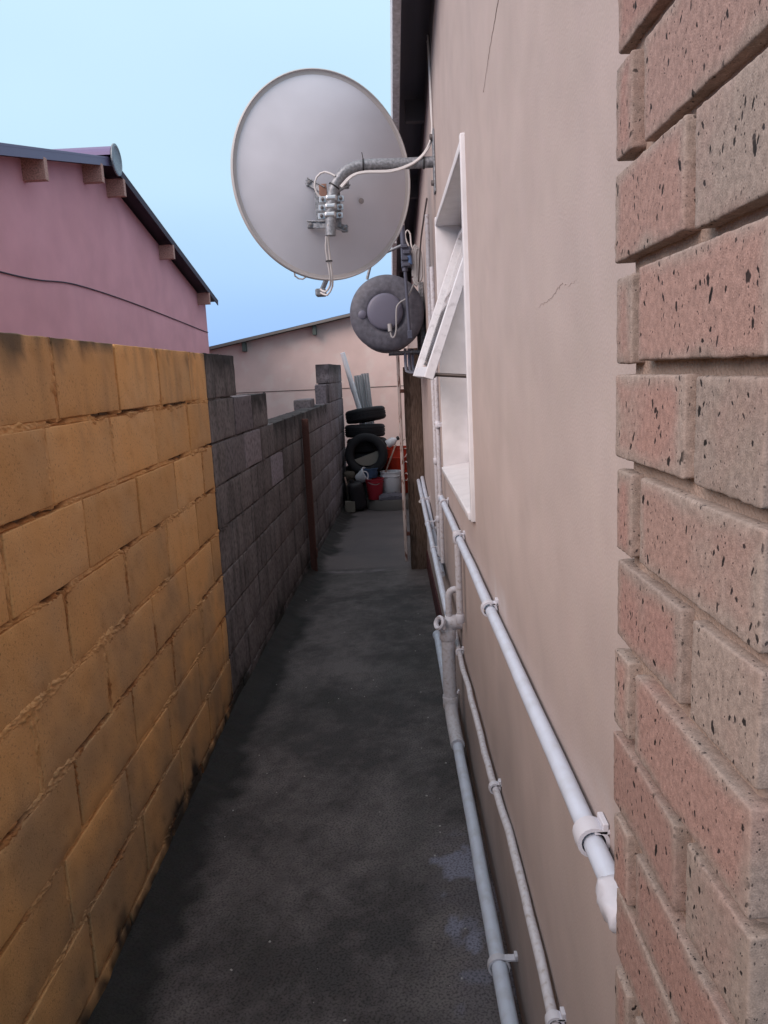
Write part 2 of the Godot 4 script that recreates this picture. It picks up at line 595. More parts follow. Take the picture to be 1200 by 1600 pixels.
# ---------------------------------------------------------------- start
func _ready() -> void:
	rng.seed = 20
	nz.seed = 3
	nz.frequency = 1.0
	nz.noise_type = FastNoiseLite.TYPE_SIMPLEX_SMOOTH
	nz.fractal_octaves = 3
	nf.seed = 9
	nf.frequency = 1.0
	nf.noise_type = FastNoiseLite.TYPE_SIMPLEX
	nf.fractal_octaves = 2

	var cam := Camera3D.new()
	cam.name = "camera"
	cam.fov = 2.0 * rad_to_deg(atan(800.0 / 1240.0))
	cam.near = 0.02
	cam.far = 400.0
	cam.transform = Transform3D(Basis(Vector3(0.99884, -0.04791, -0.00477), Vector3(0.04637, 0.98394, -0.17238), Vector3(0.01295, 0.17196, 0.98502)).orthonormalized(), Vector3(0, 1.55, 0))
	add_child(cam)
	cam.current = true

	var sm := PanoramaSkyMaterial.new()
	sm.panorama = evening_sky()
	var env := Environment.new()
	env.background_mode = Environment.BG_SKY
	env.sky = Sky.new()
	env.sky.sky_material = sm
	env.tonemap_mode = Environment.TONE_MAPPER_LINEAR
	env.tonemap_exposure = 1.1
	env.sdfgi_enabled = true
	env.ssao_enabled = true
	env.ssil_enabled = true
	var we := WorldEnvironment.new()
	we.name = "environment"
	we.environment = env
	add_child(we)

	var sun := DirectionalLight3D.new()
	sun.name = "sun"
	sun.light_color = Color(1.0, 0.90, 0.86)
	sun.light_energy = 0.9
	sun.light_angular_distance = 40.0
	sun.shadow_enabled = true
	sun.sky_mode = DirectionalLight3D.SKY_MODE_LIGHT_ONLY
	add_child(sun)
	sun.look_at_from_position(Vector3(-2.6, 2.3, 2.1), Vector3.ZERO)

	materials()
	setting()
	block_walls()
	plastered_house()
	left_house()
	far_house()
	pipes()
	dish()
	water_tank()
	gate()
	clutter()
	small_things()

# ---------------------------------------------------------------- setting
# blue near the horizon, pale cyan above, brighter and whiter overhead, with thin high haze
func evening_sky() -> ImageTexture:
	var steps := [[-90.0, Color(0.10, 0.09, 0.09)], [-8.0, Color(0.16, 0.17, 0.20)], [-0.5, Color(0.27, 0.45, 0.80)], [0.5, Color(0.29, 0.49, 0.90)], [4.0, Color(0.36, 0.57, 0.92)], [8.0, Color(0.45, 0.67, 0.92)], [12.5, Color(0.53, 0.755, 0.92)], [24.0, Color(0.565, 0.785, 0.92)], [50.0, Color(0.86, 1.0, 1.12)], [90.0, Color(1.04, 1.13, 1.24)]]
	var w := 512
	var h := 256
	var im := Image.create(w, h, false, Image.FORMAT_RGBAF)
	for y in h:
		var e := 90.0 - 180.0 * (y + 0.5) / h
		var k := 0
		while k < steps.size() - 2 and e > steps[k + 1][0]:
			k += 1
		var t := smoothstep(0.0, 1.0, clampf((e - steps[k][0]) / (steps[k + 1][0] - steps[k][0]), 0, 1))
		t = lerpf(t, clampf((e - steps[k][0]) / (steps[k + 1][0] - steps[k][0]), 0, 1), 0.6)
		var c: Color = steps[k][1].lerp(steps[k + 1][1], t)
		for x in w:
			var a := TAU * x / w
			var d := Vector3(cos(a) * cos(deg_to_rad(e)), sin(deg_to_rad(e)), sin(a) * cos(deg_to_rad(e)))
			var v := n3(d * Vector3(1.0, 3.2, 1.0), 1.3) * 0.07 * clampf(e / 8.0, 0, 1)
			im.set_pixel(x, y, Color(c.r * (1.0 + v), c.g * (1.0 + v * 0.8), c.b * (1.0 + v * 0.4), 1.0))
	return ImageTexture.create_from_image(im)

func path_y(x: float, z: float) -> float:
	var y := 0.006 * n3(Vector3(x, 0, z), 1.1) + 0.0025 * nf.get_noise_3dv(Vector3(x, 0, z) * 7.0)
	y -= 0.012 * clampf((-z - 6.18) / 0.03, 0, 1)
	y -= 0.012 * clampf((-z - 6.3) / 3.0, 0, 1)
	var left := -0.79 if z > -3.52 else lerpf(-0.79, -0.565, (-z - 3.52) / 6.38)
	y += 0.045 * pow(clampf((left + 0.11 + 0.03 * n3(Vector3(z, 0, 0), 4.0) - x) / 0.11, 0, 1), 1.6)
	return y

func path_tint(p: Vector3) -> Color:
	var a := n3(Vector3(p.x, 0, p.z), 1.6)
	var b := nf.get_noise_3dv(Vector3(p.x, 3, p.z) * 6.0)
	var c := Color(0.082, 0.071, 0.071).lerp(Color(0.195, 0.170, 0.168), clampf(0.46 + a * 0.9 + b * 0.45 + 0.35 * nf.get_noise_3dv(Vector3(p.x, 1, p.z) * 21.0), 0, 1))
	c = c.lerp(Color(0.038, 0.040, 0.036), clampf(n3(Vector3(p.x * 0.8, 8, p.z * 0.6), 2.2) * 1.3 - 0.25 + 0.35 * b, 0, 0.35))
	# washed, flaking skin of screed along the foot of the house
	var edge := clampf((p.x - 0.05 - 0.10 * b) / 0.08, 0, 1) * clampf((p.z + 2.55 + 0.3 * a) / 0.3, 0, 1) * clampf((-p.z - 1.45) / 0.3, 0, 1)
	c = c.lerp(Color(0.17, 0.15, 0.165), edge * 0.6)
	c = c.lerp(Color(0.21, 0.20, 0.245), clampf((nf.get_noise_3dv(Vector3(p.x, 5, p.z) * 7.0) - 0.30) * 14.0, 0, 1) * clampf(edge * 2.0 - 0.6, 0, 1))
	for q in [[0.155, -2.30, 0.075, 0.055], [0.115, -2.02, 0.028, 0.022], [0.165, -1.95, 0.022, 0.03]]:
		var d := Vector2((p.x - q[0]) / q[2], (p.z - q[1]) / (q[3] * 1.6)).length() + 0.55 * nf.get_noise_3dv(Vector3(p.x, 2, p.z) * 11.0)
		c = c.lerp(Color(0.27, 0.265, 0.33), clampf((1.0 - d) * 7.0, 0, 1))
	var far := clampf((-p.z - 6.25) / 0.1, 0, 1)
	c = c.lerp(Color(0.215, 0.182, 0.182).lerp(Color(0.16, 0.142, 0.148), clampf(0.5 + a, 0, 1)), far)
	var lip := clampf(1.0 - absf(p.z + 6.2 + 0.06 * a) / 0.10, 0, 1) * clampf((p.x + 0.62) / 0.08, 0, 1) * clampf((0.02 - p.x) / 0.1, 0, 1)
	c = c.lerp(Color(0.38, 0.34, 0.36), clampf(lip * (0.7 + b), 0, 1))
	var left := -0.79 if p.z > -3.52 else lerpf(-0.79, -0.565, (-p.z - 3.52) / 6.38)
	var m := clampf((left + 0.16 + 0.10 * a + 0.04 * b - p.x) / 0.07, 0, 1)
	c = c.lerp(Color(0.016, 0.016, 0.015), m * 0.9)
	return c

func setting() -> void:
	var st := mb()
	sheet(st, 40, 40, func(i, j): return Vector3(-120 + 6.0 * i, -0.06, 120 - 6.0 * j))
	kind(obj("ground", st.commit(), M.ground), "structure")
	st = mb()
	var nx := 84
	var nz_ := 760
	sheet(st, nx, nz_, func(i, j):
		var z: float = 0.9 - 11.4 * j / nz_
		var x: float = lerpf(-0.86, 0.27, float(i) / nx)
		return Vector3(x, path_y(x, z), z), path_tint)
	# its rim goes down into the soil
	kind(obj("path", st.commit(), M.floor), "structure")

# ---------------------------------------------------------------- block walls
func grey_top(s: float) -> float:
	# s runs along the grey wall from the end of the paint
	if s < 0.46:
		return 1.680
	if s < 1.43:
		return 1.472
	if s < 4.75:
		return 1.276
	if s < 4.98:
		return 1.472
	return 1.680

func block_walls() -> void:
	var y := thing("yellow_wall", "long yellow ochre painted block wall with mouldy top on the left", "wall", Vector3(-0.795, 0, -3.52))
	var fr := Transform3D(Basis(Vector3(1, 0, 0), Vector3(0, 1, 0), Vector3(0, 0, 1)), Vector3.ZERO)
	# along runs towards the camera from the paint's end (world z = along - 3.52); children are given in world places
	var world := Transform3D(Basis.IDENTITY, Vector3(-0.795, 0, 0))
	y.position = Vector3.ZERO
	var top := func(_s: float) -> float: return 1.68
	var none := func(_r, _a, _b): return null
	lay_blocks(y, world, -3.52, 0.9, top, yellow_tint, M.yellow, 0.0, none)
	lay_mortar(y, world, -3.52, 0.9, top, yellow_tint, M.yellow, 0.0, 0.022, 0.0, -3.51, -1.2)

	var g := thing("grey_wall", "bare grey block wall with stepped black mouldy top beyond the yellow paint", "wall")
	var dir := Vector3(0.225, 0, -6.38).normalized()
	var frame := Transform3D(Basis(Vector3(-dir.z, 0, dir.x), Vector3.UP, -dir), Vector3(-0.797, 0, -3.522))
	# along is negative away from the camera
	var gt := func(s: float) -> float: return grey_top(-s)
	var pale := func(row: int, a: float, b: float):
		var s := -(a + b) * 0.5
		if row == 7 and s > 0.45 and s < 0.75:
			return Color(0.24, 0.21, 0.23)
		if row == 6 and s > 0.5 and s < 0.9:
			return Color(0.36, 0.32, 0.35)
		if row == 6 and s > 0.15 and s < 0.45:
			return Color(0.21, 0.19, 0.2)
		if row == 5 and s > 1.5 and s < 1.9:
			return Color(0.36, 0.33, 0.38)
		return null
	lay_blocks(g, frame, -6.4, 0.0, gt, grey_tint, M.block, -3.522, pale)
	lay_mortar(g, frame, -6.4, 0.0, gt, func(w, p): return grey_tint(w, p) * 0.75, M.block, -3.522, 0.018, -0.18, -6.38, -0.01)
	var loose := mb()
	rbox(loose, Vector3(-0.80, 1.276 + 0.02, -7.55), Vector3(0.16, 0.10, 0.39), 0.012, 0.05, 0.008, grey_tint)
	var lo := obj("loose_block", loose.commit(), M.block)
	tag(lo, "loose dark block lying on the low stretch of grey wall", "block")

# ---------------------------------------------------------------- the plastered house on the right
const WX := 0.25

func wall_top(z: float) -> float:
	return 2.965 - 0.15 * (-z - 3.37)

func plaster_tint(p: Vector3) -> Color:
	var a := n3(p, 1.1)
	var b := n3(Vector3(p.z * 5.0, p.y * 0.6, 2.0), 1.0)
	var c := Color(0.49, 0.405, 0.378)
	c = c.lerp(Color(0.465, 0.385, 0.362), clampf(0.4 + a, 0, 1))
	c = c.lerp(Color(0.51, 0.425, 0.40), clampf(b * 1.2, 0, 0.4))
	var foot_dirt_shade := clampf((0.62 - p.y + 0.5 * a + 0.15 * b) / 0.6, 0, 1)  # dirt at the wall foot plus the light's fall-off, painted in
	c = c.lerp(Color(0.25, 0.22, 0.215), foot_dirt_shade * 0.65)
	var fleck := nf.get_noise_3dv(p * 17.0)
	c = c.lerp(Color(0.43, 0.355, 0.335), clampf(fleck * 0.5, 0, 0.3))
	var brush := clampf(1.0 - absf(p.y - 0.995 - 0.015 * n3(p, 5.0)) / 0.03, 0, 1) * clampf(n3(Vector3(0, 4, p.z), 2.3) * 3.0 + 0.1, 0, 1) * (0.6 + fleck)
	if p.z > -2.2:
		c = c.lerp(Color(0.60, 0.58, 0.60), clampf(brush, 0, 0.55))
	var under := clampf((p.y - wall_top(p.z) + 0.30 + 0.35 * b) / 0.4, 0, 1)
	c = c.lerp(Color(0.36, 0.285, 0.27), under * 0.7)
	return c

func plastered_house() -> void:
	var h := thing("plastered_house", "beige plastered house with face brick corner and open window on the right", "house")
	var w0 := -3.67
	var w1 := -2.43
	var y0 := 1.107
	var y1 := 2.19
	var zs := []
	var z := -0.72
	while z > -9.6:
		zs.append(z)
		var nxt := z - 0.04
		for e in [w1, w0]:
			if z > e + 0.001 and nxt < e - 0.001:
				nxt = e
		z = nxt
	zs.append(-9.6)
	var ys := []
	var y := -0.1
	while y < 3.5:
		ys.append(y)
		var nxt := y + 0.03
		for e in [y0, y1]:
			if y < e - 0.001 and nxt > e + 0.001:
				nxt = e
		y = nxt
	var st := mb()
	for i in zs.size() - 1:
		for j in ys.size() - 1:
			var zm: float = (zs[i] + zs[i + 1]) * 0.5
			var ym: float = (ys[j] + ys[j + 1]) * 0.5
			if zm < w1 and zm > w0 and ym > y0 and ym < y1:
				continue
			if ys[j] > wall_top(zs[i]):
				continue
			var P := []
			for q in [[i, j], [i + 1, j], [i + 1, j + 1], [i, j + 1]]:
				var zz: float = zs[q[0]]
				P.append(Vector3(WX + 0.0025 * n3(Vector3(0, ys[q[1]], zz), 1.3), minf(ys[q[1]], wall_top(zz)), zz))
			for k in [0, 1, 2, 0, 2, 3]:
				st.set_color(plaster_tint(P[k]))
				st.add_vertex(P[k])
	st.generate_normals()
	var wall := obj("wall", st.commit(), M.plaster, h)
	# the rest of the shell: thickness round the opening, other walls, floor
	var sh := mb()
	var inner := 0.45
	quad(sh, Vector3(inner, 0, -0.72), Vector3(inner, 0, w1), Vector3(inner, 3.2, w1), Vector3(inner, 3.4, -0.72))
	quad(sh, Vector3(inner, 0, w0), Vector3(inner, 0, -9.6), Vector3(inner, 2.03, -9.6), Vector3(inner, 2.9, w0))
	quad(sh, Vector3(inner, 0, w1), Vector3(inner, 0, w0), Vector3(inner, y0, w0), Vector3(inner, y0, w1))
	quad(sh, Vector3(inner, y1, w1), Vector3(inner, y1, w0), Vector3(inner, 2.9, w0), Vector3(inner, 3.1, w1))
	rbox(sh, Vector3(3.45, 1.5, -0.60), Vector3(5.9, 3.6, 0.2), 0.004)
	rbox(sh, Vector3(3.42, 0.95, -9.7), Vector3(6.34, 2.3, 0.2), 0.004)
	rbox(sh, Vector3(6.5, 1.5, -5.15), Vector3(0.2, 3.4, 8.9), 0.004)
	rbox(sh, Vector3(3.4, -0.02, -5.15), Vector3(5.9, 0.08, 8.9), 0.004)
	var inside := mat(lin(0.42, 0.38, 0.34), 0.9)
	obj("inner_shell", sh.commit(), inside, h)
	crack(wall, [Vector3(WX, 2.34, -1.50), Vector3(WX, 2.285, -1.60), Vector3(WX, 2.25, -1.73), Vector3(WX, 2.225, -1.83), Vector3(WX, 2.175, -1.97)], 0.0008)
	crack_faint(wall, [Vector3(WX, 1.665, -1.02), Vector3(WX, 1.655, -1.10), Vector3(WX, 1.660, -1.16), Vector3(WX, 1.648, -1.24), Vector3(WX, 1.645, -1.33)], 0.0004)
	crack_faint(wall, [Vector3(WX, 1.955, -0.91), Vector3(WX, 1.945, -0.99), Vector3(WX, 1.918, -1.07), Vector3(WX, 1.908, -1.19)], 0.0006)
	var pl := mb()
	rbox(pl, Vector3(WX - 0.004, 0.07, -6.9), Vector3(0.014, 0.16, 5.2), 0.003)
	obj("plinth_band", pl.commit(), M.plinth, wall)
	window(h, w0, w1, y0, y1)
	brick_pier(h)
	eaves(h)
	# curtain behind the panes
	var cu := mb()
	sheet(cu, 110, 6, func(i, j):
		var zz: float = lerpf(w1 + 0.08, w0 - 0.08, i / 110.0)
		return Vector3(0.475 + 0.014 * sin(i * 0.62) + 0.008 * n3(Vector3(i * 0.1, j * 0.1, 0), 1.0), lerpf(y0 + 0.02, y1 + 0.05, j / 6.0), zz))
	tag(obj("curtain", cu.commit(), M.curtain), "pale cream curtain hanging behind the window panes", "curtain")

func crack_faint(parent: Node, pts: Array, r: float) -> void:
	crack(parent, pts, r, mat(lin(0.38, 0.31, 0.285), 1.0))

func crack(parent: Node, pts: Array, r: float, m: Material = null) -> void:
	var st := mb()
	var path := catmull(pts, 0.006)
	var rr := RandomNumberGenerator.new()
	rr.seed = int(r * 1e6)
	for i in path.size():
		path[i] += Vector3(-0.0004, rr.randf_range(-0.0024, 0.0024), rr.randf_range(-0.0022, 0.0022))
	tube(st, path, r, 4, 0.0, r * 0.4)
	obj("crack", st.commit(), m if m else M.crack, parent)

func window(h: Node3D, w0: float, w1: float, y0: float, y1: float) -> void:
	var zm := (w0 + w1) * 0.5
	var wz := w1 - w0
	var hy := y1 - y0
	var st := mb()
	# reveal: four painted slabs from the wall face to the panes, with a band proud of the wall
	var x0 := WX - 0.013
	var x1 := 0.47
	var b := 0.028
	var res := 0.12
	rbox(st, Vector3((x0 + x1) * 0.5, (y0 + y1) * 0.5, w1 - b * 0.5 + 0.013), Vector3(x1 - x0, hy + 0.05, b), 0.004, res, 0.0022)
	rbox(st, Vector3((x0 + x1) * 0.5, (y0 + y1) * 0.5, w0 + b * 0.5 - 0.013), Vector3(x1 - x0, hy + 0.05, b), 0.004, res, 0.0022)
	rbox(st, Vector3((x0 + x1) * 0.5 + 0.001, y1 - b * 0.5 + 0.013, zm), Vector3(x1 - x0, b, wz - 0.028), 0.004, res, 0.0022)
	var win := obj("window", st.commit(), M.white, h)
	var sl := mb()
	var tiltx := Transform3D(Basis.from_euler(Vector3(0, 0, 0.14)), Vector3((x0 + x1) * 0.5 - 0.003, y0 + 0.006, zm))
	rbox(sl, Vector3.ZERO, Vector3(x1 - x0 + 0.012, 0.03, wz - 0.03), 0.005, 0.15, 0.0015, null, tiltx)
	obj("sill", sl.commit(), M.white, win)
	# steel frame in the plane of the panes
	var fx := 0.372
	var f := mb()
	var mid := y0 + 0.40
	var t := 0.032
	for zz in [w0 + 0.03, w1 - 0.03]:
		rbox(f, Vector3(fx, (y0 + y1) * 0.5 + 0.01, zz), Vector3(0.035, hy - 0.06, t), 0.003)
	for yy in [y0 + 0.045, mid, y1 - 0.03]:
		rbox(f, Vector3(fx, yy, zm), Vector3(0.035, t, wz - 0.095), 0.003)
	rbox(f, Vector3(fx, (y0 + mid) * 0.5 + 0.02, zm), Vector3(0.03, mid - y0 - 0.085, t * 0.8), 0.003)
	obj("frame", f.commit(), M.sash, win)
	for s in [-1.0, 1.0]:
		var zc: float = zm + s * (wz * 0.25 - 0.017)
		obj("pane", solid(Vector3(fx, (y0 + mid) * 0.5 + 0.02, zc), Vector3(0.004, mid - y0 - 0.085, wz * 0.5 - 0.066), 0.001), M.pane, win)
	# the top hung sash stands open on its stay
	var top := Vector3(0.352, y1 - 0.055, zm)
	var foot := Vector3(0.125, mid + 0.02, zm)
	var down := (foot - top).normalized()
	var out := down.cross(Vector3(0, 0, 1)).normalized()
	var sb := Basis(-out, -down, Vector3(0, 0, 1))
	if sb.determinant() < 0:
		sb = Basis(out, -down, Vector3(0, 0, 1))
	var L := top.distance_to(foot)
	var sx := Transform3D(sb, top)
	var sw := wz - 0.11
	var s := mb()
	for zz in [-sw * 0.5 + 0.018, sw * 0.5 - 0.018]:
		rbox(s, Vector3(0, -L * 0.5, zz), Vector3(0.030, L, 0.036), 0.003, 99.0, 0.0, null, sx)
	for yy in [-0.018, -L + 0.018]:
		rbox(s, Vector3(0.0005, yy, 0), Vector3(0.028, 0.036, sw - 0.074), 0.003, 99.0, 0.0, null, sx)
	obj("sash", s.commit(), M.sash, win)
	var g := mb()
	rbox(g, Vector3(0.002, -L * 0.5, 0), Vector3(0.004, L - 0.06, sw - 0.06), 0.001, 99.0, 0.0, null, sx)
	obj("pane", g.commit(), M.pane, win)
	var sy := mb()
	rod(sy, Vector3(0.352, mid + 0.012, w1 - 0.20), foot + Vector3(0.02, 0.012, 0.30), 0.0065)
	rbox(sy, foot + Vector3(0.022, 0.012, 0.30), Vector3(0.03, 0.025, 0.04), 0.003)
	obj("stay_bar", sy.commit(), M.stay, win)

func brick_pier(h: Node3D) -> void:
	var core := mb()
	rbox(core, Vector3(0.222 + 0.20, 1.60, -0.596), Vector3(0.40, 3.3, 0.272), 0.006, 0.025, 0.0035, null, Transform3D.IDENTITY, 22.0)
	var pier := obj("brick_pier", core.commit(), M.mortar_plaster, h)
	var pitch := 0.0873
	var base := 1.549 - 18 * pitch
	var x0 := 0.210
	for row in 37:
		var yb := base + row * pitch
		if yb < -0.05 or yb > 3.2:
			continue
		var odd := row % 2 == 0       # row 18 has the long brick at the corner
		var bh := 0.0755
		var list := []
		if odd:
			list.append([Vector3(x0, yb, -0.449 - 0.2265), Vector3(0.106, bh, 0.2265)])
			list.append([Vector3(x0, yb, -0.7435), Vector3(0.106, bh, 0.0440)])
			list.append([Vector3(x0 + 0.117, yb, -0.449 - 0.105), Vector3(0.222, bh, 0.105)])
		else:
			list.append([Vector3(x0, yb, -0.449 - 0.106), Vector3(0.222, bh, 0.106)])
			list.append([Vector3(x0, yb, -0.7455), Vector3(0.106, bh, 0.172)])
			list.append([Vector3(x0 + 0.233, yb, -0.449 - 0.105), Vector3(0.16, bh, 0.105)])
		for q in list:
			var c: Vector3 = q[0] + q[1] * 0.5 + Vector3(rng.randf_range(-0.002, 0.002), rng.randf_range(-0.0012, 0.0012), rng.randf_range(-0.0012, 0.0012))
			var s: Vector3 = q[1]
			var mood := rng.randf() * 0.80
			var red := Color(0.47, 0.285, 0.245).lerp(Color(0.43, 0.29, 0.25), rng.randf())
			var buff := Color(0.44, 0.35, 0.305).lerp(Color(0.405, 0.325, 0.285), rng.randf())
			if s.z < 0.11 and s.z > 0.1:
				mood = 0.9
			var flush := rng.randf_range(0.15, 0.5)
			var ofs := Vector3(rng.randf(), rng.randf(), rng.randf()) * 20.0
			var tone := rng.randf_range(0.92, 1.06)
			var tint := func(w: Vector3, p: Vector3) -> Color:
				var half := s * 0.5
				var e := minf((half.y - absf(p.y)) / 0.016, minf((half.z - absf(p.z)) / 0.02, 1.0))
				var n := n3(w + ofs, 9.0)
				var k := clampf(clampf(e, 0, 1) * 1.1 - 0.25 + 0.9 * n + flush, 0, 1)
				if mood > 0.78:
					k = clampf(n * 0.8, 0, 0.35)
				var col := buff.lerp(red, k)
				return Color(col.r * tone, col.g * tone, col.b * tone)
			var xf := Transform3D(Basis.from_euler(Vector3(rng.randf_range(-0.008, 0.008), rng.randf_range(-0.008, 0.008), rng.randf_range(-0.01, 0.01))), c)
			var vis: bool = yb > 0.85 and yb < 2.3
			obj("brick", rough(Vector3.ZERO, s, 0.0024, 0.006 if vis else 0.04, 0.0013, tint, xf, 85.0), M.brick, pier)

func eaves(h: Node3D) -> void:
	var rx := 0.112
	var za := 2.4  # roof carried on unseen past the camera, added to block sky light
	var zb := -9.9
	var rise := 0.135
	# roof sheet with its corrugations running down the slope
	var st := mb()
	sheet(st, 260, 4, func(i, j):
		var x: float = lerpf(rx, 6.7, i / 260.0)
		var z: float = lerpf(za, zb, j / 4.0)
		return Vector3(x, wall_top(z) + rise + 0.012 + 0.009 * sin(x * TAU / 0.076), z))
	var roof := obj("roof", st.commit(), M.roof_under, h)
	var zc := -0.2
	while zc > -9.6:
		var y := wall_top(zc) + rise * 0.5 - 0.004
		obj("purlin", solid(Vector3(3.3, y, zc), Vector3(6.3, 0.105, 0.05), 0.003), M.wood_eave, roof)
		zc -= 1.05
	# underlay boards close the gap over the wall
	var sf := mb()
	var a := Vector3(WX - 0.001, wall_top(za) - 0.004, za)
	var b := Vector3(WX - 0.001, wall_top(zb) - 0.004, zb)
	quad(sf, a, b, b + Vector3(0, rise, 0), a + Vector3(0, rise, 0))
	obj("gable_infill", sf.commit(), M.wood_eave, roof)
	var slope := atan(0.15)
	var len := (za - zb) / cos(slope)
	var parts := [[0.0, 0.34], [0.345, 0.70], [0.705, 1.0]]
	for q in parts:
		var c0: float = lerpf(za, zb, q[0])
		var c1: float = lerpf(za, zb, q[1])
		var zm := (c0 + c1) * 0.5
		var xf := Transform3D(Basis.from_euler(Vector3(-slope, 0, 0)), Vector3(rx - 0.008 - 0.004 * int(q[0] * 3.0), wall_top(zm) + rise - 0.06, zm))
		obj("bargeboard", solid(Vector3.ZERO, Vector3(0.036, 0.19, (c0 - c1) / cos(slope)), 0.006, xf), M.barge, roof)
	var _l := len

# ---------------------------------------------------------------- houses behind
func left_house() -> void:
	var h := thing("pink_house", "dusky pink gabled house with purple roof behind the yellow wall", "house")
	var X := -2.6
	var zr := -7.72
	var zn := -4.0
	var zf := -11.86
	var yr := 3.56
	var ye := 2.68
	var slope := (yr - ye) / (zr - zf)
	var top := func(z: float) -> float: return yr - slope * absf(z - zr)
	var st := mb()
	var tint := func(p: Vector3) -> Color:
		var a := n3(p, 0.9)
		var b := n3(Vector3(p.z * 4.0, p.y * 0.5, 5.0), 1.0)
		var c := Color(0.74, 0.345, 0.38).lerp(Color(0.69, 0.315, 0.345), clampf(0.5 + a + 0.5 * b, 0, 1))
		return c
	sheet(st, 80, 30, func(i, j):
		var z: float = lerpf(zn, zf, i / 80.0)
		return Vector3(X, lerpf(0, top.call(z), j / 30.0), z), tint)
	sheet(st, 20, 20, func(i, j): return Vector3(X - 6.0 * i / 20.0, lerpf(0, top.call(zf), j / 20.0), zf), tint)
	sheet(st, 20, 20, func(i, j): return Vector3(X - 6.0 + 6.0 * i / 20.0, lerpf(0, top.call(zn), j / 20.0), zn), tint)
	sheet(st, 20, 20, func(i, j):
		var z: float = lerpf(zf, zn, i / 20.0)
		return Vector3(X - 6.0, lerpf(0, top.call(z), j / 20.0), z), tint)
	var wall := obj("wall", st.commit(), M.pink, h)
	# roof: two slopes of sheeting overhanging the gable
	var ov := 0.17
	var rise := 0.03
	var angle := atan(slope)
	var roof: MeshInstance3D
	for side in [1.0, -1.0]:
		var z1: float = zn + 0.35 if side > 0 else zf - 0.10
		var zm: float = (zr + z1) * 0.5
		var L: float = absf(z1 - zr) / cos(angle)
		var ym: float = top.call(zm) + rise + 0.018
		var xf := Transform3D(Basis.from_euler(Vector3(angle * side, 0, 0)), Vector3(X - 3.0 + ov * 0.5, ym, zm))
		var r := mb()
		rbox(r, Vector3.ZERO, Vector3(6.0 + ov, 0.022, L), 0.004, 99.0, 0.0, null, xf)
		rbox(r, Vector3(3.0 + ov * 0.5 - 0.006, -0.028, 0), Vector3(0.010, 0.075, L), 0.002, 99.0, 0.0, null, xf)
		if side > 0:
			roof = obj("roof", r.commit(), M.purple_roof, h)
		else:
			obj("roof", r.commit(), M.purple_under, h)
	var rc := mb()
	var barrel := []
	for k in 11:
		var a := PI * k / 10.0
		barrel.append(Vector2(cos(a) * 0.13, sin(a) * 0.10))
	for k in 10:
		var a0: Vector2 = barrel[k]
		var a1: Vector2 = barrel[k + 1]
		quad(rc, Vector3(X + ov + 0.02, yr + 0.05 + a0.y, zr + a0.x), Vector3(X - 6.0, yr + 0.05 + a0.y, zr + a0.x), Vector3(X - 6.0, yr + 0.05 + a1.y, zr + a1.x), Vector3(X + ov + 0.02, yr + 0.05 + a1.y, zr + a1.x))
	obj("ridge_cap", rc.commit(), M.ridge_cap, roof)
	var dc := mb()
	lathe(dc, [Vector2(0.0, 0.0), Vector2(0.125, 0.0), Vector2(0.138, 0.006), Vector2(0.138, 0.018), Vector2(0.118, 0.022), Vector2(0.105, 0.012), Vector2(0.0, 0.012)], 28, Transform3D(Basis.from_euler(Vector3(0, 0, -PI / 2)), Vector3(X + ov + 0.022, yr + 0.035, zr - 0.0)))
	obj("ridge_end_disc", dc.commit(), M.galv, roof)
	for z in [-6.15, -7.40, -8.0, -9.65, -11.4]:
		var y: float = top.call(z) - 0.065
		var e := mb()
		rbox(e, Vector3(X + 0.06, y - 0.02, z), Vector3(0.22, 0.16, 0.062), 0.004)
		obj("purlin_end", e.commit(), M.pink_wood, wall)
	obj("wire", wire([Vector3(X + 0.008, 2.36, -4.5), Vector3(X + 0.008, 2.352, -5.6), Vector3(X + 0.008, 2.365, -6.16), Vector3(X + 0.008, 2.41, -6.9), Vector3(X + 0.008, 2.392, -8.25), Vector3(X + 0.008, 2.33, -10.0), Vector3(X + 0.008, 2.27, -11.5), Vector3(X + 0.008, 2.262, -11.85)], 0.0055, 6, 0.1), M.purple_under, wall)

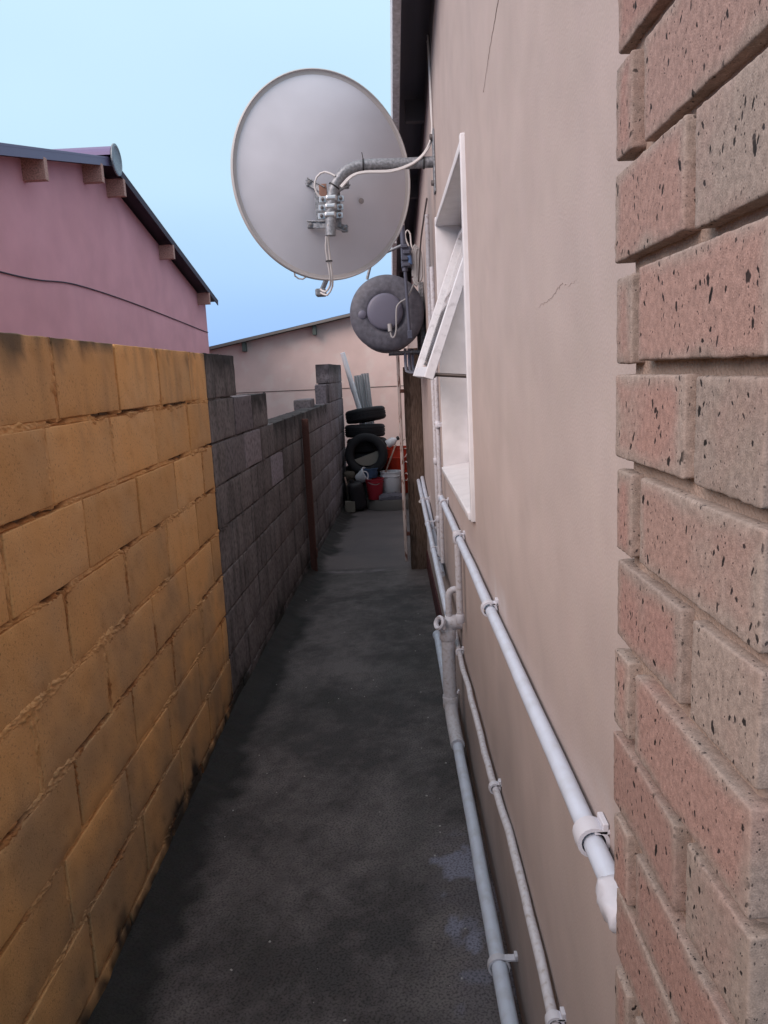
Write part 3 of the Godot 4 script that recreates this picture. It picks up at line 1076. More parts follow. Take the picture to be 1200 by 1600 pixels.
func far_house() -> void:
	var h := thing("far_house", "pale pink gabled house with thin grey roof closing the passage", "house")
	var Z := -12.5
	var xl := -3.9
	var xr := 3.6
	var top := func(x: float) -> float: return minf(2.02 + 0.181 * (x + 2.76), 2.02 + 0.181 * 2.96 - 0.181 * (x - 0.2))
	var tint := func(p: Vector3) -> Color:
		var a := n3(p, 0.8)
		var b := nf.get_noise_3dv(p * 3.0)
		var c := Color(0.80, 0.60, 0.55).lerp(Color(0.77, 0.56, 0.505), clampf(0.5 + a, 0, 1))
		c = c.lerp(Color(0.82, 0.69, 0.63), clampf((b - 0.22) * 4.0, 0, 0.4))
		return c
	var st := mb()
	sheet(st, 190, 70, func(i, j):
		var x: float = lerpf(xl, xr, i / 190.0)
		return Vector3(x, lerpf(0, top.call(x), j / 70.0), Z), tint)
	sheet(st, 8, 8, func(i, j): return Vector3(xr, lerpf(0, top.call(xr), j / 8.0), Z - i), tint)
	sheet(st, 8, 8, func(i, j): return Vector3(xl, lerpf(0, top.call(xl), j / 8.0), Z - 8.0 + i), tint)
	sheet(st, 30, 4, func(i, j):
		var x: float = lerpf(xr, xl, i / 30.0)
		return Vector3(x, lerpf(0, top.call(x), j / 4.0), Z - 8.0), tint)
	var wall := obj("wall", st.commit(), M.far_wall, h)
	for side in [-1.0, 1.0]:
		var x1: float = xl - 0.3 if side < 0 else xr + 0.3
		var xm: float = (0.2 + x1) * 0.5
		var an := atan(0.181)
		var L: float = absf(x1 - 0.2) / cos(an)
		var xf := Transform3D(Basis.from_euler(Vector3(0, 0, -an * side)), Vector3(xm, 2.02 + 0.181 * 2.96 - 0.181 * absf(xm - 0.2) + 0.03, Z - 3.9))
		var r := mb()
		sheet(r, 40, 30, func(i, j):
			var lx: float = lerpf(-L * 0.5, L * 0.5, i / 40.0)
			return xf * Vector3(lx, 0.012 + 0.006 * n3(Vector3(lx, side, 0), 1.6), lerpf(4.1, -4.1, j / 30.0)))
		rbox(r, Vector3(0, -0.01, 4.09), Vector3(L, 0.045, 0.012), 0.003, 0.3, 0.01, null, xf, 2.0)
		obj("roof", r.commit(), M.grey_roof, h)
	for x in [-2.18, -1.09, 0.9]:
		obj("purlin_end", solid(Vector3(x, top.call(x) - 0.075, Z + 0.07), Vector3(0.055, 0.14, 0.15), 0.004), M.green_wood, wall)
	obj("wall_line", pipe(Vector3(-2.7, 1.36, Z + 0.004), Vector3(0.5, 1.345, Z + 0.004), 0.005, 6), M.crack, wall)

# ---------------------------------------------------------------- pipes on the house wall
func clip_on(parent: Node, at: Vector3, r: float, along: Vector3, wide := 0.022) -> void:
	var st := mb()
	var y := along.normalized()
	var x := y.cross(Vector3.UP if absf(y.y) < 0.9 else Vector3.FORWARD).normalized()
	var xf := Transform3D(Basis(x, y, x.cross(y)), at)
	lathe(st, [Vector2(r, -wide * 0.5), Vector2(r + 0.005, -wide * 0.5), Vector2(r + 0.006, 0), Vector2(r + 0.005, wide * 0.5), Vector2(r, wide * 0.5)], 18, xf)
	var reach := WX - at.x
	rbox(st, Vector3(at.x + reach * 0.5 + 0.003, at.y + r * 0.9, at.z), Vector3(reach + 0.004, 0.007, wide), 0.002)
	rbox(st, Vector3(WX - 0.004, at.y + r * 0.9 + 0.004, at.z), Vector3(0.008, 0.016, wide), 0.002)
	obj("clip", st.commit(), M.clip, parent)

func collar(parent: Node, at: Vector3, r: float, along: Vector3, wide: float, m: Material, called := "coupling") -> void:
	var st := mb()
	var y := along.normalized()
	var x := y.cross(Vector3.UP if absf(y.y) < 0.9 else Vector3.FORWARD).normalized()
	var xf := Transform3D(Basis(x, y, x.cross(y)), at)
	lathe(st, [Vector2(0.0, -wide * 0.5), Vector2(r - 0.002, -wide * 0.5), Vector2(r, -wide * 0.5 + 0.003), Vector2(r, wide * 0.5 - 0.003), Vector2(r - 0.002, wide * 0.5), Vector2(0.0, wide * 0.5)], 20, xf)
	obj(called, st.commit(), m, parent)

func wavy(a: Vector3, b: Vector3, amp: float, n := 40) -> PackedVector3Array:
	var out := PackedVector3Array()
	for i in n + 1:
		var p := a.lerp(b, float(i) / n)
		p += Vector3(amp * 0.5 * n3(p, 1.3), amp * n3(p + Vector3(9, 0, 0), 1.1), 0)
		out.append(p)
	return out

func pipes() -> void:
	var Z := Vector3(0, 0, 1)
	# water pipe at knee height, bent towards the wall where it ends
	var p1 := thing("upper_water_pipe", "white water pipe along the plaster at knee height ending beside the brick corner", "pipe")
	var st := mb()
	var line := wavy(Vector3(0.226, 0.955, -3.72), Vector3(0.2325, 0.953, -0.745), 0.003, 50)
	tube(st, line, 0.0135, 16, 0.0004)
	obj("pipe", st.commit(), M.pvc, p1)
	clip_on(p1, Vector3(0.226, 0.957, -1.92), 0.0150, Z)
	clip_on(p1, Vector3(0.226, 0.957, -2.78), 0.0150, Z)
	clip_on(p1, Vector3(0.226, 0.957, -3.55), 0.0150, Z)
	clip_on(p1, Vector3(0.231, 0.957, -0.925), 0.0155, Z, 0.03)
	var wrap := mb()
	rbox(wrap, Vector3(0.229, 0.953, -0.80), Vector3(0.038, 0.038, 0.070), 0.016, 0.008, 0.0055, null, Transform3D.IDENTITY, 60.0)
	obj("tape_wrap", wrap.commit(), M.clip, p1)
	st = mb()
	rod(st, Vector3(0.226, 0.955, -2.84), Vector3(0.226, 0.63, -2.84), 0.0125, 14)
	obj("branch", st.commit(), M.pvc_old, p1)
	collar(p1, Vector3(0.226, 0.95, -2.84), 0.0175, Vector3.UP, 0.045, M.clip)
	collar(p1, Vector3(0.226, 0.64, -2.84), 0.0165, Vector3.UP, 0.035, M.clip)
	# thin pipe below
	var p2 := thing("thin_water_pipe", "thin flaking white pipe low on the plaster above the drain pipe", "pipe")
	st = mb()
	tube(st, wavy(Vector3(0.232, 0.455, -3.25), Vector3(0.236, 0.45, -0.745), 0.022, 60), 0.0098, 14, 0.0008)
	obj("pipe", st.commit(), M.pvc_old, p2)
	for z in [-3.0, -1.95, -1.18]:
		clip_on(p2, Vector3(0.232, 0.455 + 0.022 * n3(Vector3(9.232, 0.455, z), 1.1), z), 0.0105, Z, 0.018)
	# drain along the foot of the wall
	var p3 := thing("drain_pipe", "thick pale drain pipe along the foot of the house wall", "pipe")
	st = mb()
	tube(st, wavy(Vector3(0.202, 0.140, -4.12), Vector3(0.204, 0.105, -0.77), 0.004, 50), 0.020, 18)
	obj("pipe", st.commit(), M.pvc, p3)
	collar(p3, Vector3(0.202, 0.14, -4.12), 0.025, Z, 0.03, M.pvc)
	clip_on(p3, Vector3(0.2035, 0.113, -1.72), 0.0220, Z, 0.02)
	clip_on(p3, Vector3(0.202, 0.134, -3.3), 0.0220, Z, 0.02)
	st = mb()
	tube(st, catmull([Vector3(0.192, 0.56, -3.06), Vector3(0.192, 0.35, -3.05), Vector3(0.193, 0.21, -3.03), Vector3(0.198, 0.15, -2.96), Vector3(0.202, 0.13, -2.85)], 0.02), 0.027, 18)
	obj("stack_pipe", st.commit(), M.pvc_old, p3)
	collar(p3, Vector3(0.192, 0.505, -3.06), 0.033, Vector3.UP, 0.045, M.pvc_old, "socket")
	collar(p3, Vector3(0.1925, 0.225, -3.04), 0.031, Vector3.UP, 0.05, M.pvc_old, "socket")
	collar(p3, Vector3(0.22, 0.555, -3.06), 0.030, Vector3(1, 0, 0), 0.075, M.pvc_old, "tee")
	st = mb()
	lathe(st, [Vector2(0.013, 0.0), Vector2(0.019, -0.002), Vector2(0.028, 0.0), Vector2(0.030, 0.012), Vector2(0.024, 0.018), Vector2(0.015, 0.012), Vector2(0.013, 0.004)], 22, Transform3D(Basis.from_euler(Vector3(0.9, 0, 0.9)), Vector3(0.165, 0.562, -3.03)))
	obj("inspection_ring", st.commit(), M.clip, p3)
	obj("elbow", wire([Vector3(0.20, 0.56, -3.06), Vector3(0.20, 0.64, -3.06), Vector3(0.202, 0.672, -3.06), Vector3(0.215, 0.688, -3.06), Vector3(0.249, 0.69, -3.06)], 0.0135, 14, 0.008), M.pvc_old, p3)
	# two waste pipes that fall towards the stack
	var labels := ["outer of two sloping waste pipes leaving the wooden gate post", "inner of two sloping waste pipes close against the house wall"]
	for k in 2:
		var p := thing("waste_pipe", labels[k], "pipe", Vector3.ZERO, "sloping waste pipes on the house wall")
		var x := 0.20 + 0.030 * k
		var dy := 0.03 * k
		st = mb()
		var e := Vector3(0.196, 0.575, -3.12) if k == 0 else Vector3(0.230, 0.50 + dy, -3.92)
		tube(st, wavy(Vector3(x, 0.72 + dy, -6.35), e, 0.004), 0.014, 14)
		obj("pipe", st.commit(), M.pvc, p)
		for z in [-5.4, -4.7, -4.1]:
			clip_on(p, Vector3(x, lerpf(0.72 + dy, e.y, (z + 6.35) / (e.z + 6.35)), z), 0.0145, Z, 0.018)
	# risers beside the window
	labels = ["left of two tall white risers beside the window", "right of two tall white risers nearest the window"]
	for k in 2:
		var p := thing("riser_pipe", labels[k], "pipe", Vector3.ZERO, "risers beside the window")
		var z := -4.02 if k == 0 else -3.76
		st = mb()
		tube(st, wavy(Vector3(0.224, 2.30 - 0.28 * k, z - 0.02), Vector3(0.224, 0.60 + 0.03 * k, z), 0.006), 0.0105, 14)
		obj("pipe", st.commit(), M.pvc_old, p)
		for y in [1.10 + 0.2 * k, 0.80 + 0.15 * k]:
			collar(p, Vector3(0.224, y, z), 0.0135, Vector3.UP, 0.03, M.clip)
		var cl := mb()
		rbox(cl, Vector3(0.24, 1.30, z + 0.02), Vector3(0.03, 0.02, 0.05), 0.003)
		obj("clip", cl.commit(), M.clip, p)

# ---------------------------------------------------------------- satellite dish
func dish() -> void:
	var d := thing("satellite_dish", "large grey satellite dish seen from behind on a bent wall arm", "satellite dish", Vector3(-0.216, 2.447, -3.80))
	var o := d.position
	var turn := Basis.from_euler(Vector3(0.06, 0.42, 0.09))
	# local y of the lathe points to the camera side (the convex back)
	var xf := Transform3D(turn * Basis.from_euler(Vector3(PI / 2, 0, 0)), Vector3.ZERO)
	var sq := Vector2(1.0, 1.05)
	var R := 0.420
	var prof := []
	for i in 25:
		var r := R * (24 - i) / 24.0
		prof.append(Vector2(r, -0.085 * r * r / (R * R)))
	var st := mb()
	lathe(st, prof, 96, xf, sq)
	var front := []
	for i in 25:
		var r := R * i / 24.0
		front.append(Vector2(r, -0.085 * r * r / (R * R) - 0.003))
	lathe(st, front, 96, xf, sq)
	var refl := obj("reflector", st.commit(), M.dish, d)
	var rim := mb()
	lathe(rim, [Vector2(R - 0.006, -0.0895), Vector2(R + 0.012, -0.098), Vector2(R + 0.016, -0.093), Vector2(R + 0.015, -0.074), Vector2(R + 0.011, -0.071), Vector2(R + 0.006, -0.080), Vector2(R - 0.008, -0.0815)], 96, xf, sq)
	obj("rim", rim.commit(), M.dish_rim, refl)
	var sp := mb()
	lathe(sp, [Vector2(0.013, 0.0), Vector2(0.0, 0.001)], 16, Transform3D(turn * Basis.from_euler(Vector3(PI / 2 + 0.05, 0, 0.12)), turn * Vector3(0.135, -0.12, 0.0008)))
	obj("blemish", sp.commit(), mat(lin(0.27, 0.25, 0.255), 0.7), refl)
	# wall arm: straight out of the wall, then bent down behind the dish
	var pz := o.z + 0.105
	var W := func(x: float, y: float, z := 0.0) -> Vector3: return Vector3(x, y, pz + z) - o
	var arm := mb()
	tube(arm, catmull([W.call(0.25, 2.452), W.call(0.12, 2.452), W.call(-0.03, 2.455), W.call(-0.10, 2.450), W.call(-0.155, 2.425), W.call(-0.195, 2.375), W.call(-0.212, 2.32), W.call(-0.220, 2.26), W.call(-0.226, 2.165)], 0.02), 0.0235, 18)
	obj("arm", arm.commit(), M.galv, d)
	var wp := mb()
	rbox(wp, W.call(0.245, 2.452), Vector3(0.008, 0.26, 0.07), 0.003)
	obj("wall_plate", wp.commit(), M.galv, d)
	for y in [2.36, 2.55]:
		var b := mb()
		lathe(b, [Vector2(0.012, 0), Vector2(0.012, 0.012), Vector2(0.006, 0.014), Vector2(0.0, 0.014)], 6, Transform3D(Basis.from_euler(Vector3(0, 0, PI / 2)), W.call(0.241, y, 0.02)))
		obj("bolt", b.commit(), M.bolt, d)
	# bracket bolted to the back of the reflector
	var br := mb()
	var zb := pz - 0.052 - o.z
	rbox(br, Vector3(-0.222 - o.x - 0.012, 2.285 - o.y, zb), Vector3(0.115, 0.155, 0.006), 0.002)
	for e in [[-0.313, 2.408, -0.26, 2.375], [-0.150, 2.392, -0.19, 2.37], [-0.318, 2.228, -0.26, 2.222], [-0.165, 2.205, -0.20, 2.215]]:
		var p := Vector3(e[0] - o.x, e[1] - o.y, zb - 0.014)
		var q := Vector3(e[2] - o.x, e[3] - o.y, zb)
		var dr := (q - p).normalized()
		var up := Vector3(0, 0, 1).cross(dr).normalized()
		rbox(br, Vector3.ZERO, Vector3(p.distance_to(q) + 0.03, 0.030, 0.008), 0.003, 99.0, 0.0, null, Transform3D(Basis(dr, up, dr.cross(up)), (p + q) * 0.5))
		rbox(br, Vector3(0, 0.013, 0.006), Vector3(p.distance_to(q) + 0.03, 0.005, 0.018), 0.002, 99.0, 0.0, null, Transform3D(Basis(dr, up, dr.cross(up)), (p + q) * 0.5))
		rbox(br, p + Vector3(0, 0, -0.010), Vector3(0.03, 0.03, 0.035), 0.004)
	obj("bracket", br.commit(), M.galv, d)
	for e in [[-0.313, 2.408], [-0.150, 2.392], [-0.318, 2.228], [-0.165, 2.205]]:
		var b := mb()
		lathe(b, [Vector2(0.008, 0), Vector2(0.008, 0.009), Vector2(0.0, 0.010)], 6, Transform3D(Basis.from_euler(Vector3(PI / 2, 0, 0)), Vector3(e[0] - o.x, e[1] - o.y, zb - 0.008)))
		obj("bolt", b.commit(), M.bolt, d)
	obj("rust_patch", solid(Vector3(-0.252 - o.x, 2.368 - o.y, zb + 0.006), Vector3(0.035, 0.055, 0.005), 0.002), M.rust_patch, d)
	for y in [2.322, 2.287, 2.252]:
		var c := mb()
		var px := lerpf(-0.213, -0.222, (2.322 - y) / 0.07) - o.x
		rbox(c, Vector3(px, y - o.y, pz - o.z - 0.004), Vector3(0.055, 0.028, 0.060), 0.012)
		for s in [-1.0, 1.0]:
			rbox(c, Vector3(px + s * 0.038, y - o.y, pz - o.z - 0.012), Vector3(0.036, 0.026, 0.006), 0.002)
		obj("clamp", c.commit(), M.bright, d)
		for s in [-1.0, 1.0]:
			var b := mb()
			lathe(b, [Vector2(0.008, 0), Vector2(0.008, 0.012), Vector2(0.004, 0.013), Vector2(0.004, 0.022), Vector2(0.0, 0.022)], 6, Transform3D(Basis.from_euler(Vector3(PI / 2, 0, 0)), Vector3(px + s * 0.040, y - o.y, pz - o.z - 0.009)))
			obj("bolt", b.commit(), M.bolt, d)
	# feed arm below, its cables run down the back of the dish
	var fa := mb()
	rod(fa, Vector3(-0.058, -0.44, -0.15), Vector3(-0.088, -0.50, -0.15), 0.012)
	rbox(fa, Vector3(-0.088, -0.50, -0.15), Vector3(0.05, 0.035, 0.07), 0.008)
	obj("feed_arm", fa.commit(), M.galv, d)
	var bz := 0.035
	obj("cable", wire([W.call(-0.233, 2.21, 0.02), W.call(-0.252, 2.13, -0.03), W.call(-0.250, 2.07, -0.062), W.call(-0.245, 2.0, -0.095), W.call(-0.250, 1.965, -0.13), W.call(-0.275, 1.94, -0.16), W.call(-0.30, 1.955, -0.18)], 0.0048), M.cable, d)
	obj("cable", wire([W.call(-0.236, 2.19, 0.015), W.call(-0.240, 2.13, -0.03), W.call(-0.238, 2.07, -0.06), W.call(-0.236, 2.0, -0.093), W.call(-0.240, 1.96, -0.13), W.call(-0.268, 1.925, -0.16), W.call(-0.30, 1.94, -0.18)], 0.0048), M.cable, d)
	obj("cable", wire([W.call(-0.19, 2.41, 0.02), W.call(-0.235, 2.432, 0.01), W.call(-0.272, 2.415, 0.0), W.call(-0.285, 2.375, -0.01), W.call(-0.27, 2.34, -0.015), W.call(-0.25, 2.325, -0.02)], 0.0048), M.cable, d)
	obj("cable", wire([W.call(-0.17, 2.365, 0.02), W.call(-0.12, 2.407, 0.022), W.call(-0.06, 2.422, 0.02), W.call(0.06, 2.422, 0.02), W.call(0.15, 2.448, 0.02), W.call(0.205, 2.490, 0.02), W.call(0.238, 2.56, 0.0), W.call(0.244, 2.68, -0.02), W.call(0.244, 2.95, -0.06), W.call(0.244, 3.0, -0.10)], 0.0045), M.cable, d)
	obj("cable", wire([W.call(-0.165, 2.36, 0.026), W.call(-0.115, 2.403, 0.027), W.call(-0.06, 2.416, 0.026), W.call(0.06, 2.415, 0.026), W.call(0.155, 2.444, 0.026), W.call(0.215, 2.495, 0.02), W.call(0.243, 2.57, -0.02), W.call(0.244, 2.68, -0.06), W.call(0.244, 2.95, -0.10), W.call(0.244, 2.99, -0.14)], 0.0045), M.cable, d)
	obj("cable", wire([Vector3(-0.20, -0.385, -0.09), Vector3(-0.205, -0.42, -0.12), Vector3(-0.17, -0.435, -0.13), Vector3(-0.13, -0.41, -0.11)], 0.004), M.cable, d)
	for q in [[-0.065, 2.452, 0.0285, true], [0.20, 2.452, 0.0285, true], [-0.198, 2.372, 0.0265, true], [-0.244, 2.065, 0.012, false]]:
		var t := mb()
		var at: Vector3 = W.call(q[0], q[1], 0.0 if q[3] else -0.062)
		var b := Basis.from_euler(Vector3(0, 0, PI / 2)) if q[3] else Basis.IDENTITY
		if q[0] < -0.1 and q[3]:
			b = Basis.from_euler(Vector3(0, 0, PI / 2 + 0.95))
		lathe(t, [Vector2(q[2] - 0.003, -0.003), Vector2(q[2], -0.003), Vector2(q[2], 0.003), Vector2(q[2] - 0.003, 0.003)], 18, Transform3D(b, at), Vector2(1.0, 1.0) if q[3] else Vector2(1.3, 0.8))
		if q[3] and q[0] > -0.1:
			rod(t, at + Vector3(0, 0.026, 0.01), at + Vector3(-0.004, 0.052, 0.012), 0.002, 6)
		obj("cable_tie", t.commit(), M.black, d)

# ---------------------------------------------------------------- water tank
func water_tank() -> void:
	var c := Vector3(0.012, 1.912, -4.95)
	var t := thing("water_tank", "dusty dark horizontal water tank with round capped end fixed high on the house wall", "water tank", c)
	var xf := Transform3D(Basis.from_euler(Vector3(PI / 2, 0, 0)), Vector3.ZERO)
	var R := 0.226
	var wr := func(p: Vector3, a: float) -> Vector3:
		var r := Vector2(p.x, p.z).length()
		if p.y > -0.075 and r > 0.115 and r < 0.222:
			var k := sin((r - 0.115) / 0.107 * PI)
			return Vector3(0, 0.006 * k * n3(Vector3(cos(a) * 7.0, sin(a) * 7.0, r * 6.0), 1.0), 0)
		return Vector3.ZERO
	var st := mb()
	lathe(st, [Vector2(0.0, -0.95), Vector2(0.16, -0.94), Vector2(0.21, -0.90), Vector2(0.222, -0.86), Vector2(0.222, -0.125), Vector2(R + 0.004, -0.12), Vector2(R + 0.004, -0.095), Vector2(0.221, -0.09), Vector2(0.221, -0.05), Vector2(R, -0.045), Vector2(R, -0.03), Vector2(0.222, -0.022), Vector2(0.205, -0.010), Vector2(0.185, -0.002), Vector2(0.160, 0.004), Vector2(0.140, 0.006), Vector2(0.122, 0.004), Vector2(0.112, -0.004), Vector2(0.0, -0.004)], 120, xf, Vector2.ONE, wr)
	obj("drum", st.commit(), M.tank, t)
	var cap := mb()
	lathe(cap, [Vector2(0.109, -0.006), Vector2(0.109, 0.012), Vector2(0.105, 0.020), Vector2(0.094, 0.025), Vector2(0.06, 0.030), Vector2(0.03, 0.032), Vector2(0.0, 0.033)], 48, Transform3D(xf.basis, Vector3(-0.012, 0.005, 0)))
	obj("end_cap", cap.commit(), M.tank_cap, t)
	var kn := mb()
	lathe(kn, [Vector2(0.026, 0.0), Vector2(0.025, 0.012), Vector2(0.018, 0.017), Vector2(0.0, 0.018)], 20, Transform3D(xf.basis, Vector3(-0.150, -0.006, 0.0)))
	obj("knob", kn.commit(), M.tank_cap, t)
	var gl := mb()
	rod(gl, Vector3(0.012, -0.07, 0.03), Vector3(0.014, -0.115, 0.035), 0.013)
	obj("cable_gland", gl.commit(), M.cable_grey, t)
	obj("power_cable", wire([Vector3(0.014, -0.11, 0.035), Vector3(0.02, -0.145, 0.04), Vector3(0.035, -0.15, 0.042), Vector3(0.05, -0.11, 0.045), Vector3(0.055, -0.01, 0.046), Vector3(0.062, 0.03, 0.045), Vector3(0.085, 0.055, 0.04), Vector3(0.115, 0.07, 0.035), Vector3(0.14, 0.10, 0.03), Vector3(0.165, 0.15, 0.03), Vector3(0.20, 0.19, 0.02)], 0.005), M.cable_grey, t)
	# valves and pipework in front of the wall above the drum
	var v := mb()
	rod(v, Vector3(0.112, 0.49, 0.045), Vector3(0.118, 0.23, 0.05), 0.016)
	rod(v, Vector3(0.118, 0.24, 0.05), Vector3(0.130, -0.13, 0.052), 0.010)
	rbox(v, Vector3(0.132, -0.14, 0.05), Vector3(0.03, 0.05, 0.03), 0.005)
	rbox(v, Vector3(0.128, 0.31, 0.05), Vector3(0.06, 0.12, 0.04), 0.008)
	for k in 4:
		rbox(v, Vector3(0.118 + 0.012 * (k % 2), 0.37 - 0.035 * k, 0.06), Vector3(0.04, 0.02, 0.045), 0.004)
	obj("valve_pipe", v.commit(), mat(lin(0.09, 0.10, 0.14), 0.5, 0.2), t)
	var w := mb()
	rod(w, Vector3(0.112, 0.49, 0.045), Vector3(0.112, 0.515, 0.045), 0.014)
	obj("pipe_top", w.commit(), M.cable, t)
	var bl := mb()
	rod(bl, Vector3(0.145, 0.315, 0.06), Vector3(0.15, 0.265, 0.06), 0.014)
	obj("valve_body", bl.commit(), M.blue_valve, t)
	obj("overflow_pipe", wire([Vector3(0.115, 0.385, 0.03), Vector3(0.07, 0.372, 0.0), Vector3(0.02, 0.358, -0.03), Vector3(-0.06, 0.335, -0.05), Vector3(-0.078, 0.31, -0.05), Vector3(-0.112, 0.205, -0.05)], 0.0085, 10, 0.015), M.galv, t)
	obj("cable_loop", wire([Vector3(0.165, 0.33, 0.05), Vector3(0.135, 0.40, 0.05), Vector3(0.128, 0.44, 0.05), Vector3(0.142, 0.462, 0.05), Vector3(0.158, 0.44, 0.05), Vector3(0.160, 0.39, 0.05), Vector3(0.17, 0.34, 0.05)], 0.0045), M.cable, t)
	for k in 3:
		var x := 0.165 + 0.009 * k
		obj("hose_coil", wire([Vector3(x, 0.20 - 0.02 * k, 0.04), Vector3(x + 0.002, 0.33, 0.045), Vector3(x + 0.018, 0.375 - 0.01 * k, 0.045), Vector3(x + 0.032, 0.33, 0.04), Vector3(x + 0.034, 0.20, 0.04), Vector3(x + 0.018, 0.145 + 0.012 * k, 0.045), Vector3(x, 0.19, 0.045)], 0.0085, 10), M.cable_grey, t)
	var hb := mb()
	for z in [-0.2, -0.75]:
		rbox(hb, Vector3(0.22, -0.03, z), Vector3(0.03, 0.44, 0.05), 0.004)
		rbox(hb, Vector3(0.11, -0.235, z), Vector3(0.22, 0.016, 0.045), 0.003)
	obj("wall_bracket", hb.commit(), M.galv, t)
	for k in 3:
		obj("outlet_pipe", wire([Vector3(0.115 + 0.028 * k, -0.20, -0.62 - 0.1 * k), Vector3(0.115 + 0.028 * k, -0.33, -0.62 - 0.1 * k), Vector3(0.135 + 0.028 * k, -0.36, -0.62 - 0.1 * k), Vector3(0.238, -0.365, -0.62 - 0.1 * k)], 0.011, 12), M.pvc, t)
	obj("strap", wire([Vector3(0.232, 0.52, 0.62), Vector3(0.21, 0.40, 0.52), Vector3(0.20, 0.32, 0.40), Vector3(0.19, 0.15, 0.20)], 0.005), M.bolt, t)

# ---------------------------------------------------------------- gate
func gate() -> void:
	var post := thing("wooden_gate_post", "tall weathered brown timber post against the house wall", "post")
	obj("timber", rough(Vector3(0.205, 0.85, -6.22), Vector3(0.088, 1.76, 0.11), 0.006, 0.06, 0.006), M.wood, post)
	obj("timber", rough(Vector3(0.138, 0.79, -6.20), Vector3(0.044, 1.60, 0.07), 0.005, 0.06, 0.005), M.wood, post)
	var nail := mb()
	rod(nail, Vector3(0.215, 0.54, -6.17), Vector3(0.205, 0.55, -6.13), 0.012, 8)
	obj("bolt", nail.commit(), M.cable, post)
	var r := thing("rusty_gate_post", "rusty red brown square steel post against the grey block wall", "post")
	obj("tube", rough(Vector3(-0.664, 0.61, -6.22), Vector3(0.05, 1.24, 0.05), 0.005, 0.08, 0.002), M.rust, r)
	obj("hinge_plate", solid(Vector3(-0.637, 0.16, -6.21), Vector3(0.012, 0.07, 0.06), 0.002), M.rust, r)
	var g := thing("steel_gate", "rusty flaking steel gate standing open and seen edge on", "gate")
	var x := 0.078
	obj("stile", rough(Vector3(x, 0.88, -6.12), Vector3(0.022, 1.60, 0.03), 0.004, 0.07, 0.003), M.flaky, g)
	obj("stile", rough(Vector3(x + 0.018, 0.90, -7.05), Vector3(0.022, 1.60, 0.03), 0.004, 0.07, 0.003), M.flaky, g)
	for y in [0.16, 0.9, 1.66]:
		obj("rail", solid(Vector3(x + 0.009, y, -6.585), Vector3(0.02, 0.03, 0.896), 0.004, Transform3D(Basis.from_euler(Vector3(0, -0.019, 0)), Vector3.ZERO).translated(Vector3(-0.125, 0, 0.001))), M.rust, g)
	for k in 7:
		var z := -6.23 - 0.105 * k
		obj("bar", pipe(Vector3(x + 0.002 + 0.002 * k, 0.17, z), Vector3(x + 0.002 + 0.002 * k, 1.65, z), 0.007, 8), M.rust, g)
	for y in [0.30, 1.41]:
		obj("hinge", solid(Vector3(x + 0.024, y, -6.12), Vector3(0.032, 0.028, 0.034), 0.004), M.rust, g)
	for k in 6:
		var y := 0.72 + 0.065 * k + rng.randf_range(-0.02, 0.02)
		obj("wire_end", wire([Vector3(x + 0.012, y, -6.13), Vector3(x + 0.03, y + rng.randf_range(-0.02, 0.02), -6.12), Vector3(x + 0.038, y + rng.randf_range(0.0, 0.03), -6.11)], 0.003, 6, 0.01), M.flaky, g)

# ---------------------------------------------------------------- things at the far end
func make_tyre() -> ArrayMesh:
	var st := mb()
	var prof := []
	var R := 0.245
	var wd := 0.078
	for q in [[0.150, -0.055], [0.158, -0.068], [0.19, -0.078], [0.222, -0.074], [0.238, -0.062], [0.245, -0.045], [0.245, -0.030], [0.238, -0.029], [0.238, -0.021], [0.246, -0.020], [0.247, -0.004], [0.239, -0.003], [0.239, 0.003], [0.247, 0.004], [0.246, 0.020], [0.238, 0.021], [0.238, 0.029], [0.245, 0.030], [0.245, 0.045], [0.238, 0.062], [0.222, 0.074], [0.19, 0.078], [0.158, 0.068], [0.150, 0.055], [0.165, 0.045], [0.215, 0.04], [0.22, 0.0], [0.215, -0.04], [0.165, -0.045], [0.150, -0.055]]:
		prof.append(Vector2(q[0], q[1]))
	lathe(st, prof, 48)
	var _r := R + wd
	return st.commit()

func bucket_mesh(r0: float, r1: float, hgt: float) -> ArrayMesh:
	var st := mb()
	lathe(st, [Vector2(0.0, 0.0), Vector2(r0 - 0.006, 0.0), Vector2(r0, 0.006), Vector2(lerpf(r0, r1, 0.8), hgt * 0.8), Vector2(lerpf(r0, r1, 0.8) + 0.006, hgt * 0.81), Vector2(lerpf(r0, r1, 0.84) + 0.006, hgt * 0.84), Vector2(lerpf(r0, r1, 0.84), hgt * 0.85), Vector2(r1, hgt - 0.012), Vector2(r1 + 0.007, hgt - 0.010), Vector2(r1 + 0.007, hgt), Vector2(r1 - 0.003, hgt), Vector2(r0 - 0.004, 0.01), Vector2(0.0, 0.01)], 32)
	return st.commit()

